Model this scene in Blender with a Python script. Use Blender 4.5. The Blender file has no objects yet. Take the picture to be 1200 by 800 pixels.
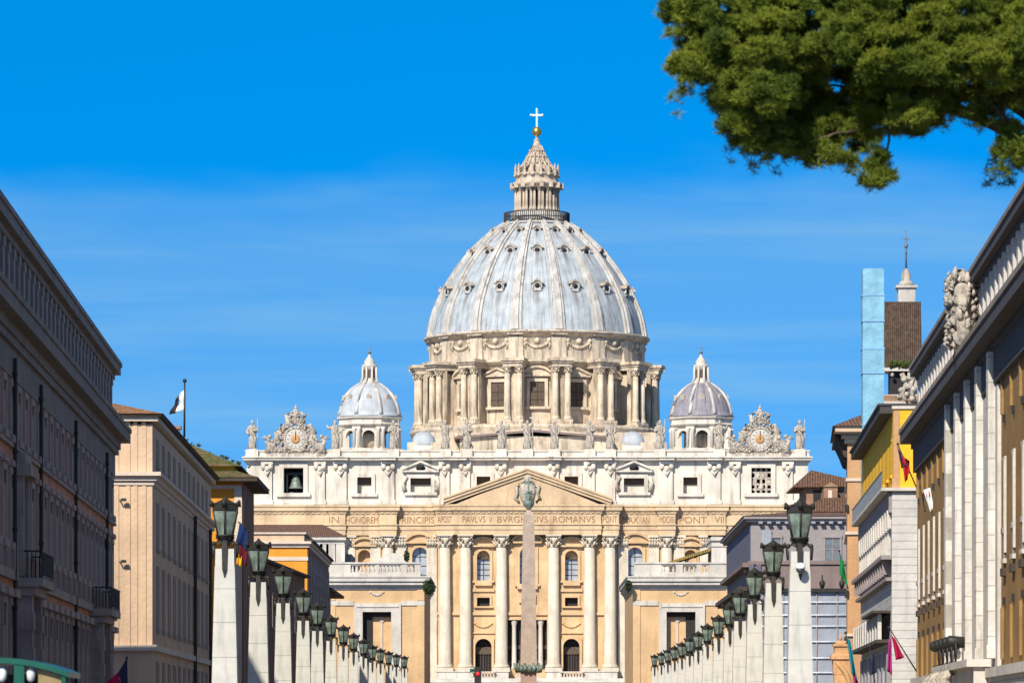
import bpy, bmesh, math, random
from math import sin, cos, pi, radians, sqrt, atan2
import numpy as np
random.seed(7)
S = bpy.context.scene
COL = S.collection

# ------------------------------------------------------------------ camera, sky, sun
F = 5211.0          # focal length in photo pixels (1200 px wide)
EYE = 2.0           # eye height, m
HZ = 850.0          # row of the horizon in photo pixels
cam = bpy.data.objects.new('camera', bpy.data.cameras.new('camera'))
COL.objects.link(cam)
cam.location = (0, 0, EYE)
cam.rotation_euler = (pi/2, 0, 0)
cam.data.sensor_width = 36
cam.data.lens = 36*F/1200
cam.data.shift_y = (HZ-400)/1200
cam.data.clip_start = 1.0
cam.data.clip_end = 20000
cam.data.dof.use_dof = True
cam.data.dof.focus_distance = 850
cam.data.dof.aperture_fstop = 4.5
S.camera = cam

SUN_EL, SUN_AZ = 38.0, 23.0      # azimuth measured to the left of straight behind the camera
w = bpy.data.worlds.new('World'); S.world = w; w.use_nodes = True
nt = w.node_tree; nt.nodes.clear()
def wn(t, **k):
    n = nt.nodes.new(t)
    for a, b in k.items(): setattr(n, a, b)
    return n
out = wn('ShaderNodeOutputWorld'); bg = wn('ShaderNodeBackground'); bg.inputs['Strength'].default_value = 0.13
sky = wn('ShaderNodeTexSky', sky_type='NISHITA', sun_disc=False)
sky.sun_elevation = radians(SUN_EL)
sky.sun_rotation = radians(180+SUN_AZ)
sky.altitude = 50; sky.air_density = 1.0; sky.dust_density = 0.3; sky.ozone_density = 3.0
tc = wn('ShaderNodeTexCoord')
# the narrow view only spans a few degrees above the horizon: read the sky a little higher up
mp = wn('ShaderNodeVectorMath', operation='ADD'); mp.inputs[1].default_value = (0, 0, 0.30)
nm = wn('ShaderNodeVectorMath', operation='NORMALIZE')
nt.links.new(tc.outputs['Generated'], mp.inputs[0]); nt.links.new(mp.outputs[0], nm.inputs[0]); nt.links.new(nm.outputs[0], sky.inputs['Vector'])
hs = wn('ShaderNodeHueSaturation'); hs.inputs['Saturation'].default_value = 1.7; hs.inputs['Value'].default_value = 1.32; hs.inputs['Hue'].default_value = 0.500
nt.links.new(sky.outputs[0], hs.inputs['Color'])
# thin veil of high cloud: streaks stretched sideways, thicker low down
sep = wn('ShaderNodeSeparateXYZ'); nt.links.new(tc.outputs['Generated'], sep.inputs[0])
vm = wn('ShaderNodeMapping'); vm.inputs['Scale'].default_value = (5, 2, 75); nt.links.new(tc.outputs['Generated'], vm.inputs[0])
no = wn('ShaderNodeTexNoise'); no.inputs['Scale'].default_value = 1.6; no.inputs['Detail'].default_value = 6; no.inputs['Roughness'].default_value = 0.55
nt.links.new(vm.outputs[0], no.inputs['Vector'])
rp = wn('ShaderNodeMapRange'); rp.inputs['From Min'].default_value = 0.45; rp.inputs['From Max'].default_value = 0.8; rp.inputs['To Max'].default_value = 0.15
nt.links.new(no.outputs['Fac'], rp.inputs['Value'])
el = wn('ShaderNodeMapRange', interpolation_type='SMOOTHSTEP'); el.inputs['From Min'].default_value = 0.108; el.inputs['From Max'].default_value = 0.130
el.inputs['To Min'].default_value = 1.0; el.inputs['To Max'].default_value = 0.0
vm2 = wn('ShaderNodeMapping'); vm2.inputs['Scale'].default_value = (5, 2, 18); nt.links.new(tc.outputs['Generated'], vm2.inputs[0])
no2 = wn('ShaderNodeTexNoise'); no2.inputs['Scale'].default_value = 2.0; no2.inputs['Detail'].default_value = 4; nt.links.new(vm2.outputs[0], no2.inputs['Vector'])
jz = wn('ShaderNodeMath', operation='MULTIPLY_ADD'); jz.inputs[1].default_value = .045; nt.links.new(no2.outputs['Fac'], jz.inputs[0])
jo = wn('ShaderNodeMath', operation='SUBTRACT'); jo.inputs[1].default_value = .0225; nt.links.new(sep.outputs['Z'], jo.inputs[0]); nt.links.new(jo.outputs[0], jz.inputs[2])
nt.links.new(jz.outputs[0], el.inputs['Value'])
m1 = wn('ShaderNodeMath', operation='MULTIPLY_ADD'); m1.inputs[2].default_value = 0.0
ad = wn('ShaderNodeMath', operation='MULTIPLY_ADD'); ad.inputs[1].default_value = 1.0; ad.inputs[2].default_value = 0.15
nt.links.new(rp.outputs[0], ad.inputs[0]); nt.links.new(ad.outputs[0], m1.inputs[0]); nt.links.new(el.outputs[0], m1.inputs[1])
mx = wn('ShaderNodeMix', data_type='RGBA'); nt.links.new(m1.outputs[0], mx.inputs['Factor'])
sat = wn('ShaderNodeMapRange', interpolation_type='SMOOTHSTEP'); sat.inputs['From Min'].default_value = .2; sat.inputs['From Max'].default_value = .6; sat.inputs['To Min'].default_value = 1.7; sat.inputs['To Max'].default_value = .62
nt.links.new(sep.outputs['Z'], sat.inputs['Value']); nt.links.new(sat.outputs[0], hs.inputs['Saturation'])
val = wn('ShaderNodeMapRange', interpolation_type='SMOOTHSTEP'); val.inputs['From Min'].default_value = .18; val.inputs['From Max'].default_value = .55; val.inputs['To Min'].default_value = 1.30; val.inputs['To Max'].default_value = .62
nt.links.new(sep.outputs['Z'], val.inputs['Value']); nt.links.new(val.outputs[0], hs.inputs['Value'])
nt.links.new(hs.outputs[0], mx.inputs['A']); mx.inputs['B'].default_value = (4.1, 5.2, 3.7, 1)
nt.links.new(mx.outputs['Result'], bg.inputs['Color']); nt.links.new(bg.outputs[0], out.inputs[0])

sd = bpy.data.lights.new('sun', 'SUN'); sd.energy = 4.75; sd.angle = radians(0.5); sd.color = (1.0, 0.93, 0.82)
sun = bpy.data.objects.new('sun', sd); COL.objects.link(sun)
sun.rotation_euler = (radians(90-SUN_EL), 0, -radians(SUN_AZ))
sun.location = (-60, -100, 120)
S.view_settings.view_transform = 'Standard'; S.view_settings.look = 'None'; S.view_settings.gamma = 1
S.view_settings.use_curve_mapping = False
S.view_settings.exposure = 0.34
S.render.engine = 'CYCLES'

# ------------------------------------------------------------------ helpers
def wx(px, D): return (px-600.0)/F*D
def wz(py, D): return EYE+(HZ-py)/F*D

class MB:
    """collects shapes, then links them as one mesh object"""
    def __init__(s): s.v = []; s.f = []; s.sm = []
    def add(s, vs, fs, smooth=False):
        o = len(s.v); s.v += [tuple(v) for v in vs]
        for f in fs: s.f.append([i+o for i in f]); s.sm.append(smooth)
        return s
    def box(s, x0, x1, y0, y1, z0, z1):
        vs = [(x, y, z) for x in (x0, x1) for y in (y0, y1) for z in (z0, z1)]
        return s.add(vs, [(0,1,3,2),(4,6,7,5),(0,4,5,1),(2,3,7,6),(0,2,6,4),(1,5,7,3)])
    def taper(s, cx, cy, z0, z1, a0, b0, a1, b1):
        vs = [(cx-a0,cy-b0,z0),(cx+a0,cy-b0,z0),(cx+a0,cy+b0,z0),(cx-a0,cy+b0,z0),(cx-a1,cy-b1,z1),(cx+a1,cy-b1,z1),(cx+a1,cy+b1,z1),(cx-a1,cy+b1,z1)]
        return s.add(vs, [(0,3,2,1),(4,5,6,7),(0,1,5,4),(1,2,6,5),(2,3,7,6),(3,0,4,7)])
    def prism(s, poly, y0, y1):          # poly in x,z; extruded along y
        n = len(poly)
        vs = [(x, y0, z) for x, z in poly]+[(x, y1, z) for x, z in poly]
        return s.add(vs, [tuple(range(n)), tuple(range(2*n-1, n-1, -1))]+[(i, (i+1) % n, n+(i+1) % n, n+i) for i in range(n)])
    def prism_x(s, poly, x0, x1):        # poly in y,z; extruded along x
        n = len(poly)
        vs = [(x0, y, z) for y, z in poly]+[(x1, y, z) for y, z in poly]
        return s.add(vs, [tuple(range(n)), tuple(range(2*n-1, n-1, -1))]+[(i, (i+1) % n, n+(i+1) % n, n+i) for i in range(n)])
    def prism_z(s, poly, z0, z1):        # plan polygon x,y, extruded upwards
        n = len(poly); vs = [(x, y, z0) for x, y in poly]+[(x, y, z1) for x, y in poly]
        return s.add(vs, [tuple(range(n)), tuple(range(2*n-1, n-1, -1))]+[(i, (i+1) % n, n+(i+1) % n, n+i) for i in range(n)])
    def lathe(s, prof, seg=24, cx=0, cy=0, a0=0, smooth=True, fold=0, nf=0, sy=1.0, close=True):
        vs = []; fs = []; n = len(prof)
        for r, z in prof:
            for k in range(seg):
                a = a0+2*pi*k/seg
                rr = r*(1+fold*sin(nf*a+z*.7))
                vs.append((cx+rr*cos(a), cy+rr*sin(a)*sy, z))
        for i in range(n-1):
            for k in range(seg):
                k2 = (k+1) % seg
                fs.append((i*seg+k, i*seg+k2, (i+1)*seg+k2, (i+1)*seg+k))
        if close:
            fs.append(tuple(range(seg-1, -1, -1))); fs.append(tuple((n-1)*seg+k for k in range(seg)))
        return s.add(vs, fs, smooth)
    def tube(s, pts, rad, seg=8, smooth=True):
        if not hasattr(rad, '__len__'): rad = [rad]*len(pts)
        P = [np.array(p, float) for p in pts]; vs = []; fs = []
        for i, p in enumerate(P):
            t = (P[min(i+1, len(P)-1)]-P[max(i-1, 0)]); t = t/(np.linalg.norm(t)+1e-9)
            u = np.cross(t, (0, 0, 1) if abs(t[2]) < .9 else (1, 0, 0)); u = u/np.linalg.norm(u); v = np.cross(t, u)
            for k in range(seg):
                a = 2*pi*k/seg
                vs.append(tuple(p+rad[i]*(cos(a)*u+sin(a)*v)))
        for i in range(len(P)-1):
            for k in range(seg):
                k2 = (k+1) % seg
                fs.append((i*seg+k, i*seg+k2, (i+1)*seg+k2, (i+1)*seg+k))
        fs.append(tuple(range(seg-1, -1, -1))); fs.append(tuple((len(P)-1)*seg+k for k in range(seg)))
        return s.add(vs, fs, smooth)
    def ball(s, c, r, seg=10, sz=1.0, sy=1.0):
        n = max(5, seg//2+1)
        prof = [(max(r*sin(pi*i/n), r*.02), c[2]-r*sz*cos(pi*i/n)) for i in range(n+1)]
        return s.lathe(prof, seg, c[0], c[1], sy=sy)
    def build(s, name, mat, parent=None, loc=None, rot=None):
        me = bpy.data.meshes.new(name)
        me.from_pydata(s.v, [], s.f)
        me.polygons.foreach_set('use_smooth', s.sm)
        bm = bmesh.new(); bm.from_mesh(me); bmesh.ops.recalc_face_normals(bm, faces=bm.faces); bm.to_mesh(me); bm.free()
        me.materials.append(mat)
        return link(name, me, parent, loc, rot)

def link(name, me, parent=None, loc=None, rot=None):
    o = bpy.data.objects.new(name, me); COL.objects.link(o)
    if parent: o.parent = parent
    if loc: o.location = loc
    if rot is not None: o.rotation_euler = (0, 0, rot) if not hasattr(rot, '__len__') else rot
    return o
def tag(o, label, cat, group=None):
    o['label'] = label; o['category'] = cat; o['kind'] = 'thing'
    if group: o['group'] = group
    return o
def thing(name, label, cat, loc=(0, 0, 0), rot=0, group=None):
    o = bpy.data.objects.new(name, None); COL.objects.link(o)
    o.location = loc; o.rotation_euler = (0, 0, rot); o.empty_display_size = .5
    return tag(o, label, cat, group)
def kids(o): return [c for c in bpy.data.objects if c.parent == o]
def dup(o, parent=None, loc=None, rot=None):
    c = o.copy(); COL.objects.link(c); c.parent = parent
    if loc: c.location = loc
    if rot is not None: c.rotation_euler = (0, 0, rot)
    for k in kids(o): dup(k, c)
    return c
def again(src, parent, loc, rot=0):      # one more object on the same mesh
    return link(src.name.split('.')[0], src.data, parent, loc, rot)

# ------------------------------------------------------------------ materials
def mat_new(name):
    m = bpy.data.materials.new(name); m.use_nodes = True
    b = m.node_tree.nodes['Principled BSDF']
    return m, m.node_tree, b
def stone(name, col, dirt=None, scale=.35, streak=.35, var=.16, rough=.85, bump=.25, fine=3.0, blocks=None, cov=.52):
    """weathered plaster or stone: mottling, rain streaks, optional block joints"""
    m, t, b = mat_new(name); N = t.nodes.new; L = t.links.new
    dirt = dirt or tuple(c*.45 for c in col)
    co = N('ShaderNodeTexCoord')
    n1 = N('ShaderNodeTexNoise'); n1.inputs['Scale'].default_value = scale; n1.inputs['Detail'].default_value = 8; n1.inputs['Roughness'].default_value = .62
    L(co.outputs['Object'], n1.inputs['Vector'])
    r1 = N('ShaderNodeMapRange'); r1.inputs['From Min'].default_value = .3; r1.inputs['From Max'].default_value = .7
    r1.inputs['To Min'].default_value = 1-var*1.6; r1.inputs['To Max'].default_value = 1+var
    L(n1.outputs['Fac'], r1.inputs['Value'])
    mul = N('ShaderNodeMix'); mul.data_type = 'RGBA'; mul.blend_type = 'MULTIPLY'; mul.inputs['Factor'].default_value = 1
    mul.inputs['A'].default_value = (*col, 1); L(r1.outputs[0], mul.inputs['B'])
    mp = N('ShaderNodeMapping'); mp.inputs['Scale'].default_value = (1, 1, .13); L(co.outputs['Object'], mp.inputs['Vector'])
    n2 = N('ShaderNodeTexNoise'); n2.inputs['Scale'].default_value = scale*3.2; n2.inputs['Detail'].default_value = 7; n2.inputs['Roughness'].default_value = .65
    L(mp.outputs[0], n2.inputs['Vector'])
    r2 = N('ShaderNodeMapRange'); r2.inputs['From Min'].default_value = cov; r2.inputs['From Max'].default_value = cov+.2; r2.inputs['To Max'].default_value = streak
    L(n2.outputs['Fac'], r2.inputs['Value'])
    mx = N('ShaderNodeMix'); mx.data_type = 'RGBA'; L(r2.outputs[0], mx.inputs['Factor']); L(mul.outputs['Result'], mx.inputs['A']); mx.inputs['B'].default_value = (*dirt, 1)
    last = mx.outputs['Result']
    if blocks:
        bw, bh, ax = blocks
        sp = N('ShaderNodeSeparateXYZ'); cb = N('ShaderNodeCombineXYZ'); L(co.outputs['Object'], sp.inputs[0])
        L(sp.outputs[ax], cb.inputs[0]); L(sp.outputs['Z'], cb.inputs[1])
        br = N('ShaderNodeTexBrick'); br.inputs['Scale'].default_value = 1; br.inputs['Brick Width'].default_value = bw; br.inputs['Row Height'].default_value = bh
        br.inputs['Mortar Size'].default_value = .035; br.inputs['Color1'].default_value = (1, 1, 1, 1); br.inputs['Color2'].default_value = (.86, .86, .86, 1); br.inputs['Mortar'].default_value = (.5, .48, .45, 1)
        L(cb.outputs[0], br.inputs['Vector'])
        m2 = N('ShaderNodeMix'); m2.data_type = 'RGBA'; m2.blend_type = 'MULTIPLY'; m2.inputs['Factor'].default_value = .8
        L(last, m2.inputs['A']); L(br.outputs['Color'], m2.inputs['B']); last = m2.outputs['Result']
    L(last, b.inputs['Base Color']); b.inputs['Roughness'].default_value = rough
    b.inputs['Specular IOR Level'].default_value = .25
    n3 = N('ShaderNodeTexNoise'); n3.inputs['Scale'].default_value = fine; n3.inputs['Detail'].default_value = 6
    L(co.outputs['Object'], n3.inputs['Vector'])
    bp = N('ShaderNodeBump'); bp.inputs['Strength'].default_value = bump; bp.inputs['Distance'].default_value = .25
    L(n3.outputs['Fac'], bp.inputs['Height']); L(bp.outputs[0], b.inputs['Normal'])
    return m
def plain(name, col, rough=.6, metal=0, var=.2, scale=2.0, spec=.4):
    m, t, b = mat_new(name); N = t.nodes.new; L = t.links.new
    co = N('ShaderNodeTexCoord'); n = N('ShaderNodeTexNoise'); n.inputs['Scale'].default_value = scale; n.inputs['Detail'].default_value = 5
    L(co.outputs['Object'], n.inputs['Vector'])
    r = N('ShaderNodeMapRange'); r.inputs['From Min'].default_value = .3; r.inputs['From Max'].default_value = .7; r.inputs['To Min'].default_value = 1-var; r.inputs['To Max'].default_value = 1+var
    L(n.outputs['Fac'], r.inputs['Value'])
    mu = N('ShaderNodeMix'); mu.data_type = 'RGBA'; mu.blend_type = 'MULTIPLY'; mu.inputs['Factor'].default_value = 1; mu.inputs['A'].default_value = (*col, 1)
    L(r.outputs[0], mu.inputs['B']); L(mu.outputs['Result'], b.inputs['Base Color'])
    b.inputs['Roughness'].default_value = rough; b.inputs['Metallic'].default_value = metal; b.inputs['Specular IOR Level'].default_value = spec
    return m
def lead(name, col, rust, amount, runs=()):
    """lead sheet of a dome: seams run up the shell, rust and dirt runs down it"""
    m, t, b = mat_new(name); N = t.nodes.new; L = t.links.new
    co = N('ShaderNodeTexCoord'); sp = N('ShaderNodeSeparateXYZ'); L(co.outputs['Object'], sp.inputs[0])
    at = N('ShaderNodeMath'); at.operation = 'ARCTAN2'; L(sp.outputs['Y'], at.inputs[0]); L(sp.outputs['X'], at.inputs[1])
    def M(op, a, bv):
        n = N('ShaderNodeMath'); n.operation = op
        L(a, n.inputs[0])
        if isinstance(bv, (int, float)): n.inputs[1].default_value = bv
        else: L(bv, n.inputs[1])
        return n.outputs[0]
    cb = N('ShaderNodeCombineXYZ'); L(M('MULTIPLY', at.outputs[0], 30), cb.inputs[0]); L(M('MULTIPLY', sp.outputs['Z'], .09), cb.inputs[1])
    n1 = N('ShaderNodeTexNoise'); n1.inputs['Scale'].default_value = 1.5; n1.inputs['Detail'].default_value = 8; n1.inputs['Roughness'].default_value = .65; L(cb.outputs[0], n1.inputs['Vector'])
    r1 = N('ShaderNodeMapRange'); r1.inputs['From Min'].default_value = .56-amount*.1; r1.inputs['From Max'].default_value = .74-amount*.12; r1.inputs['To Max'].default_value = .35+amount*.5
    L(n1.outputs['Fac'], r1.inputs['Value'])
    fac = r1.outputs[0]
    for zt, ln in runs:                      # dirt washed down below each ring of dormers
        c16 = M('COSINE', M('MULTIPLY', at.outputs[0], 16), 0)
        a1 = N('ShaderNodeMapRange'); a1.inputs['From Min'].default_value = .80; a1.inputs['From Max'].default_value = 1.0; L(M('ADD', c16, M('MULTIPLY', M('SUBTRACT', n1.outputs['Fac'], .5), .5)), a1.inputs['Value'])
        b1 = N('ShaderNodeMapRange'); b1.inputs['From Min'].default_value = zt-ln; b1.inputs['From Max'].default_value = zt-.6; L(sp.outputs['Z'], b1.inputs['Value'])
        k1 = M('MULTIPLY', M('MULTIPLY', a1.outputs[0], b1.outputs[0]), M('LESS_THAN', sp.outputs['Z'], zt+.3))
        fac = M('MAXIMUM', fac, M('MULTIPLY', k1, .75))
    n2 = N('ShaderNodeTexNoise'); n2.inputs['Scale'].default_value = .45; n2.inputs['Detail'].default_value = 8; L(co.outputs['Object'], n2.inputs['Vector'])
    r2 = N('ShaderNodeMapRange'); r2.inputs['From Min'].default_value = .3; r2.inputs['From Max'].default_value = .7; r2.inputs['To Min'].default_value = .78; r2.inputs['To Max'].default_value = 1.16
    L(n2.outputs['Fac'], r2.inputs['Value'])
    # seams of the lead sheets
    sn = M('ABSOLUTE', M('SINE', M('MULTIPLY', at.outputs[0], 48), 0), 0)
    r3 = N('ShaderNodeMapRange'); r3.inputs['From Min'].default_value = 0; r3.inputs['From Max'].default_value = .22; r3.inputs['To Min'].default_value = .72; r3.inputs['To Max'].default_value = 1
    L(sn, r3.inputs['Value'])
    k = M('MULTIPLY', r2.outputs[0], r3.outputs[0])
    mu = N('ShaderNodeMix'); mu.data_type = 'RGBA'; mu.blend_type = 'MULTIPLY'; mu.inputs['Factor'].default_value = 1; mu.inputs['A'].default_value = (*col, 1); L(k, mu.inputs['B'])
    mx = N('ShaderNodeMix'); mx.data_type = 'RGBA'; L(fac, mx.inputs['Factor']); L(mu.outputs['Result'], mx.inputs['A']); mx.inputs['B'].default_value = (*rust, 1)
    L(mx.outputs['Result'], b.inputs['Base Color']); b.inputs['Roughness'].default_value = .6; b.inputs['Specular IOR Level'].default_value = .25
    bp = N('ShaderNodeBump'); bp.inputs['Strength'].default_value = .3; bp.inputs['Distance'].default_value = .2; L(k, bp.inputs['Height']); L(bp.outputs[0], b.inputs['Normal'])
    return m
def tiles(name, col, moss, amount, axis='X', pitch=.35):
    m, t, b = mat_new(name); N = t.nodes.new; L = t.links.new
    co = N('ShaderNodeTexCoord')
    wv = N('ShaderNodeTexWave'); wv.bands_direction = axis; wv.inputs['Scale'].default_value = .32/pitch; wv.inputs['Distortion'].default_value = 1.2; wv.inputs['Detail'].default_value = 2
    L(co.outputs['Object'], wv.inputs['Vector'])
    n1 = N('ShaderNodeTexNoise'); n1.inputs['Scale'].default_value = .5; n1.inputs['Detail'].default_value = 9; n1.inputs['Roughness'].default_value = .7; L(co.outputs['Object'], n1.inputs['Vector'])
    r1 = N('ShaderNodeMapRange'); r1.inputs['From Min'].default_value = .62-amount*.3; r1.inputs['From Max'].default_value = .75-amount*.3; L(n1.outputs['Fac'], r1.inputs['Value'])
    n2 = N('ShaderNodeTexNoise'); n2.inputs['Scale'].default_value = 3; n2.inputs['Detail'].default_value = 4; L(co.outputs['Object'], n2.inputs['Vector'])
    r2 = N('ShaderNodeMapRange'); r2.inputs['From Min'].default_value = .3; r2.inputs['From Max'].default_value = .7; r2.inputs['To Min'].default_value = .55; r2.inputs['To Max'].default_value = 1.35; L(n2.outputs['Fac'], r2.inputs['Value'])
    mx = N('ShaderNodeMix'); mx.data_type = 'RGBA'; L(r1.outputs[0], mx.inputs['Factor']); mx.inputs['A'].default_value = (*col, 1); mx.inputs['B'].default_value = (*moss, 1)
    mu = N('ShaderNodeMix'); mu.data_type = 'RGBA'; mu.blend_type = 'MULTIPLY'; mu.inputs['Factor'].default_value = 1; L(mx.outputs['Result'], mu.inputs['A']); L(r2.outputs[0], mu.inputs['B'])
    m2 = N('ShaderNodeMix'); m2.data_type = 'RGBA'; m2.blend_type = 'MULTIPLY'; m2.inputs['Factor'].default_value = .45; L(mu.outputs['Result'], m2.inputs['A']); L(wv.outputs['Color'], m2.inputs['B'])
    L(m2.outputs['Result'], b.inputs['Base Color']); b.inputs['Roughness'].default_value = .9
    bp = N('ShaderNodeBump'); bp.inputs['Strength'].default_value = .8; bp.inputs['Distance'].default_value = .12; L(wv.outputs['Fac'], bp.inputs['Height']); L(bp.outputs[0], b.inputs['Normal'])
    return m

M = {}
M['attic'] = stone('cream_attic_stone', (.66, .605, .515), (.25, .19, .14), .2, .75, .14)
M['facade'] = stone('peach_travertine', (.62, .425, .235), (.30, .17, .09), .24, .6, .18)
M['entab'] = stone('warm_travertine', (.62, .455, .28), (.28, .17, .10), .22, .65, .16)
M['column'] = stone('pale_travertine', (.62, .545, .43), (.30, .23, .17), .3, .55, .14)
M['drum'] = stone('drum_travertine', (.60, .50, .375), (.13, .09, .065), .34, .85, .2, cov=.5)
M['rib'] = stone('rib_stone', (.50, .48, .445), (.16, .12, .09), .34, .8, .18, cov=.5)
M['lead'] = lead('lead_sheet', (.395, .435, .46), (.10, .08, .07), .6, ((92.6, 6.5), (101.6, 5.0), (107.0, 3.0)))
M['lead_b'] = lead('lead_sheet_clean', (.44, .475, .50), (.22, .16, .14), .4)
M['lead_r'] = lead('lead_sheet_rusty', (.29, .29, .33), (.11, .055, .05), 1.0)
M['statue'] = stone('statue_stone', (.50, .445, .37), (.12, .095, .075), .9, .85, .25, bump=.5, cov=.48)
M['lantern'] = stone('lantern_travertine', (.52, .43, .33), (.16, .11, .08), .5, .8, .2, cov=.48)
M['dormer'] = stone('dormer_stone', (.44, .37, .30), (.14, .09, .06), .6, .7, .2)
M['dark'] = plain('dark_opening', (.022, .019, .02), .8)
M['room'] = plain('dim_interior', (.10, .075, .055), .9)
M['glass'] = plain('window_glass_sky_tone', (.36, .40, .44), .18, 0, .15, .8, .6)  # pale blue-grey base colour paints in the sky's reflection
M['glass_d'] = plain('dark_window_glass', (.045, .05, .06), .12, 0, .3, .5, .6)
M['iron'] = plain('black_iron', (.03, .028, .026), .55, .3)
M['bronze'] = plain('green_bronze', (.15, .19, .155), .6, .3, .5, 1.2)
M['gold'] = plain('gilt_bronze', (.50, .36, .10), .38, .85)
M['cross'] = plain('pale_gilt_cross', (.62, .68, .60), .4, .3)
M['granite'] = stone('red_granite', (.40, .31, .24), (.26, .19, .14), .8, .35, .14, .7)
M['granite_b'] = stone('pink_granite_base', (.36, .24, .2), None, .8, .3, .1, .7)
M['pillar'] = stone('lamp_pillar_travertine', (.545, .525, .465), (.30, .32, .26), .8, .65, .10, bump=.04, fine=5)
M['lamp_glass'] = plain('verdigris_lamp_glass', (.16, .205, .17), .3, 0, .5, 3.0, .45)
M['lamp_metal'] = plain('dark_bronze_metal', (.040, .038, .032), .55, .4, .4)
M['letters'] = plain('dark_bronze_letters', (.29, .165, .085), .7)
M['ground'] = stone('ground_cobbles', (.20, .175, .145), None, .5, .2, .2)
M['road'] = stone('asphalt', (.055, .055, .056), None, .7, .2, .2)
M['pave'] = stone('pavement_stone', (.26, .24, .20), None, .7, .2, .15)
M['pal'] = stone('brick_pink_plaster', (.60, .29, .18), (.24, .13, .09), .25, .5, .2)
M['pal_trim'] = stone('grey_travertine', (.40, .315, .275), (.14, .11, .10), .4, .5, .18)
M['pal_attic'] = stone('brown_grey_attic', (.20, .16, .14), None, .4, .5, .18)
M['shutter'] = plain('grey_shutter', (.27, .225, .215), .8)
M['beige'] = stone('beige_plaster', (.60, .43, .285), (.36, .25, .17), .16, .55, .14)
M['beige_trim'] = stone('pale_beige_trim', (.62, .52, .42), None, .3, .3, .08)
M['beige_side'] = stone('grey_beige_plaster', (.42, .32, .26), (.24, .18, .16), .2, .4, .12)
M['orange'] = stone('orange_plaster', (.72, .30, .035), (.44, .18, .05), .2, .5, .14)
M['orange_side'] = stone('brown_brick_and_shade', (.22, .115, .07), None, .4, .4, .2)  # brick tone; on the orange houses it paints the shaded street side
M['tile'] = tiles('brown_roof_tiles', (.20, .105, .065), (.12, .11, .05), .12)
M['tile_moss'] = tiles('mossy_roof_tiles', (.20, .12, .06), (.105, .115, .025), .62)
M['tile_orange'] = tiles('orange_roof_tiles', (.34, .16, .075), (.18, .13, .05), .2)
M['eave'] = plain('dark_timber_eave', (.06, .045, .035), .9)
M['white'] = stone('white_travertine', (.56, .52, .46), (.28, .24, .20), .3, .7, .15)
M['prop'] = stone('ochre_plaster', (.60, .40, .215), (.36, .22, .11), .2, .55, .15)
M['mauve'] = stone('mauve_shade_plaster', (.285, .255, .25), (.17, .15, .155), .2, .35, .1)  # the palace's shade is put into this darker mauve
M['mauve_d'] = stone('dull_brown_plaster', (.22, .165, .15), None, .25, .3, .12)
M['mauve_shade'] = stone('slate_blue_shade_tone', (.13, .13, .175), (.09, .09, .125), .6, .5, .15)  # shade of the palace's street side painted in as darker blue
M['net'] = stone('pale_scaffold_net', (.30, .325, .37), (.22, .23, .28), .5, .5, .12)
M['tubew'] = plain('white_scaffold_tube', (.6, .63, .66), .5)
M['brick'] = stone('old_brick', (.33, .20, .12), (.17, .1, .07), .5, .5, .2)
M['orange2'] = stone('tan_orange_plaster', (.50, .29, .15), (.30, .16, .085), .18, .45, .14)
M['yellow'] = stone('yellow_plaster', (.80, .45, .03), (.6, .32, .04), .25, .3, .08)
M['blue'] = stone('pale_blue_sheeting', (.215, .44, .56), (.15, .31, .41), .5, .55, .16, .6, .7, 1.0)
M['brown'] = stone('tan_brick_infill', (.30, .175, .06), (.17, .10, .04), .4, .5, .18)
M['roof_d'] = plain('cornice_shade_grey', (.055, .05, .052), .85)  # shade under the right palazzo's cornices put into a near-black colour
M['cornice_g'] = stone('grey_cornice_stone', (.26, .215, .185), (.11, .09, .08), .4, .5, .15)
M['rust'] = stone('white_rusticated_stone', (.56, .54, .505), None, .4, .4, .1, blocks=(1.7, .62, 'X'))
M['block'] = stone('white_block_stone', (.64, .605, .545), (.28, .24, .2), .35, .75, .16, blocks=(2.9, 1.35, 'X'))
M['net_b'] = plain('steel_blue_panel', (.13, .155, .18), .6)
M['terra'] = stone('terracotta_carving', (.55, .32, .16), (.3, .16, .08), 1.0, .5, .2)
M['kiosk'] = plain('kiosk_green_paint', (.008, .085, .055), .35)
M['kiosk_tan'] = plain('tan_board', (.28, .20, .09), .7)
M['lampw'] = plain('white_globe', (.75, .78, .75), .3)
M['bark'] = stone('pine_bark', (.09, .062, .045), None, 1.5, .5, .3)
def fab(n, c): return plain(n, c, .85, 0, .12, 1.5, .1)
M['f_white'] = fab('white_cloth', (.7, .7, .7)); M['f_black'] = fab('black_cloth', (.03, .03, .035)); M['f_red'] = fab('red_cloth', (.42, .02, .03))
M['f_crim'] = fab('crimson_cloth', (.36, .012, .06)); M['f_green'] = fab('green_cloth', (.01, .20, .05)); M['f_teal'] = fab('teal_cloth', (.01, .21, .30))
M['f_navy'] = fab('navy_cloth', (.025, .028, .06)); M['f_blue'] = fab('blue_cloth', (.015, .055, .22)); M['f_mag'] = fab('magenta_cloth', (.32, .03, .18)); M['f_sky'] = fab('pale_blue_cloth', (.22, .40, .58))
M['f_blue_shade'] = fab('shade_blue_cloth', (.012, .03, .10)); M['f_red_shade'] = fab('shade_red_cloth', (.11, .012, .02)); M['f_yellow'] = fab('yellow_cloth', (.75, .4, .02))  # blue and red darkened to paint the banner's shade into the cloth

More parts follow.
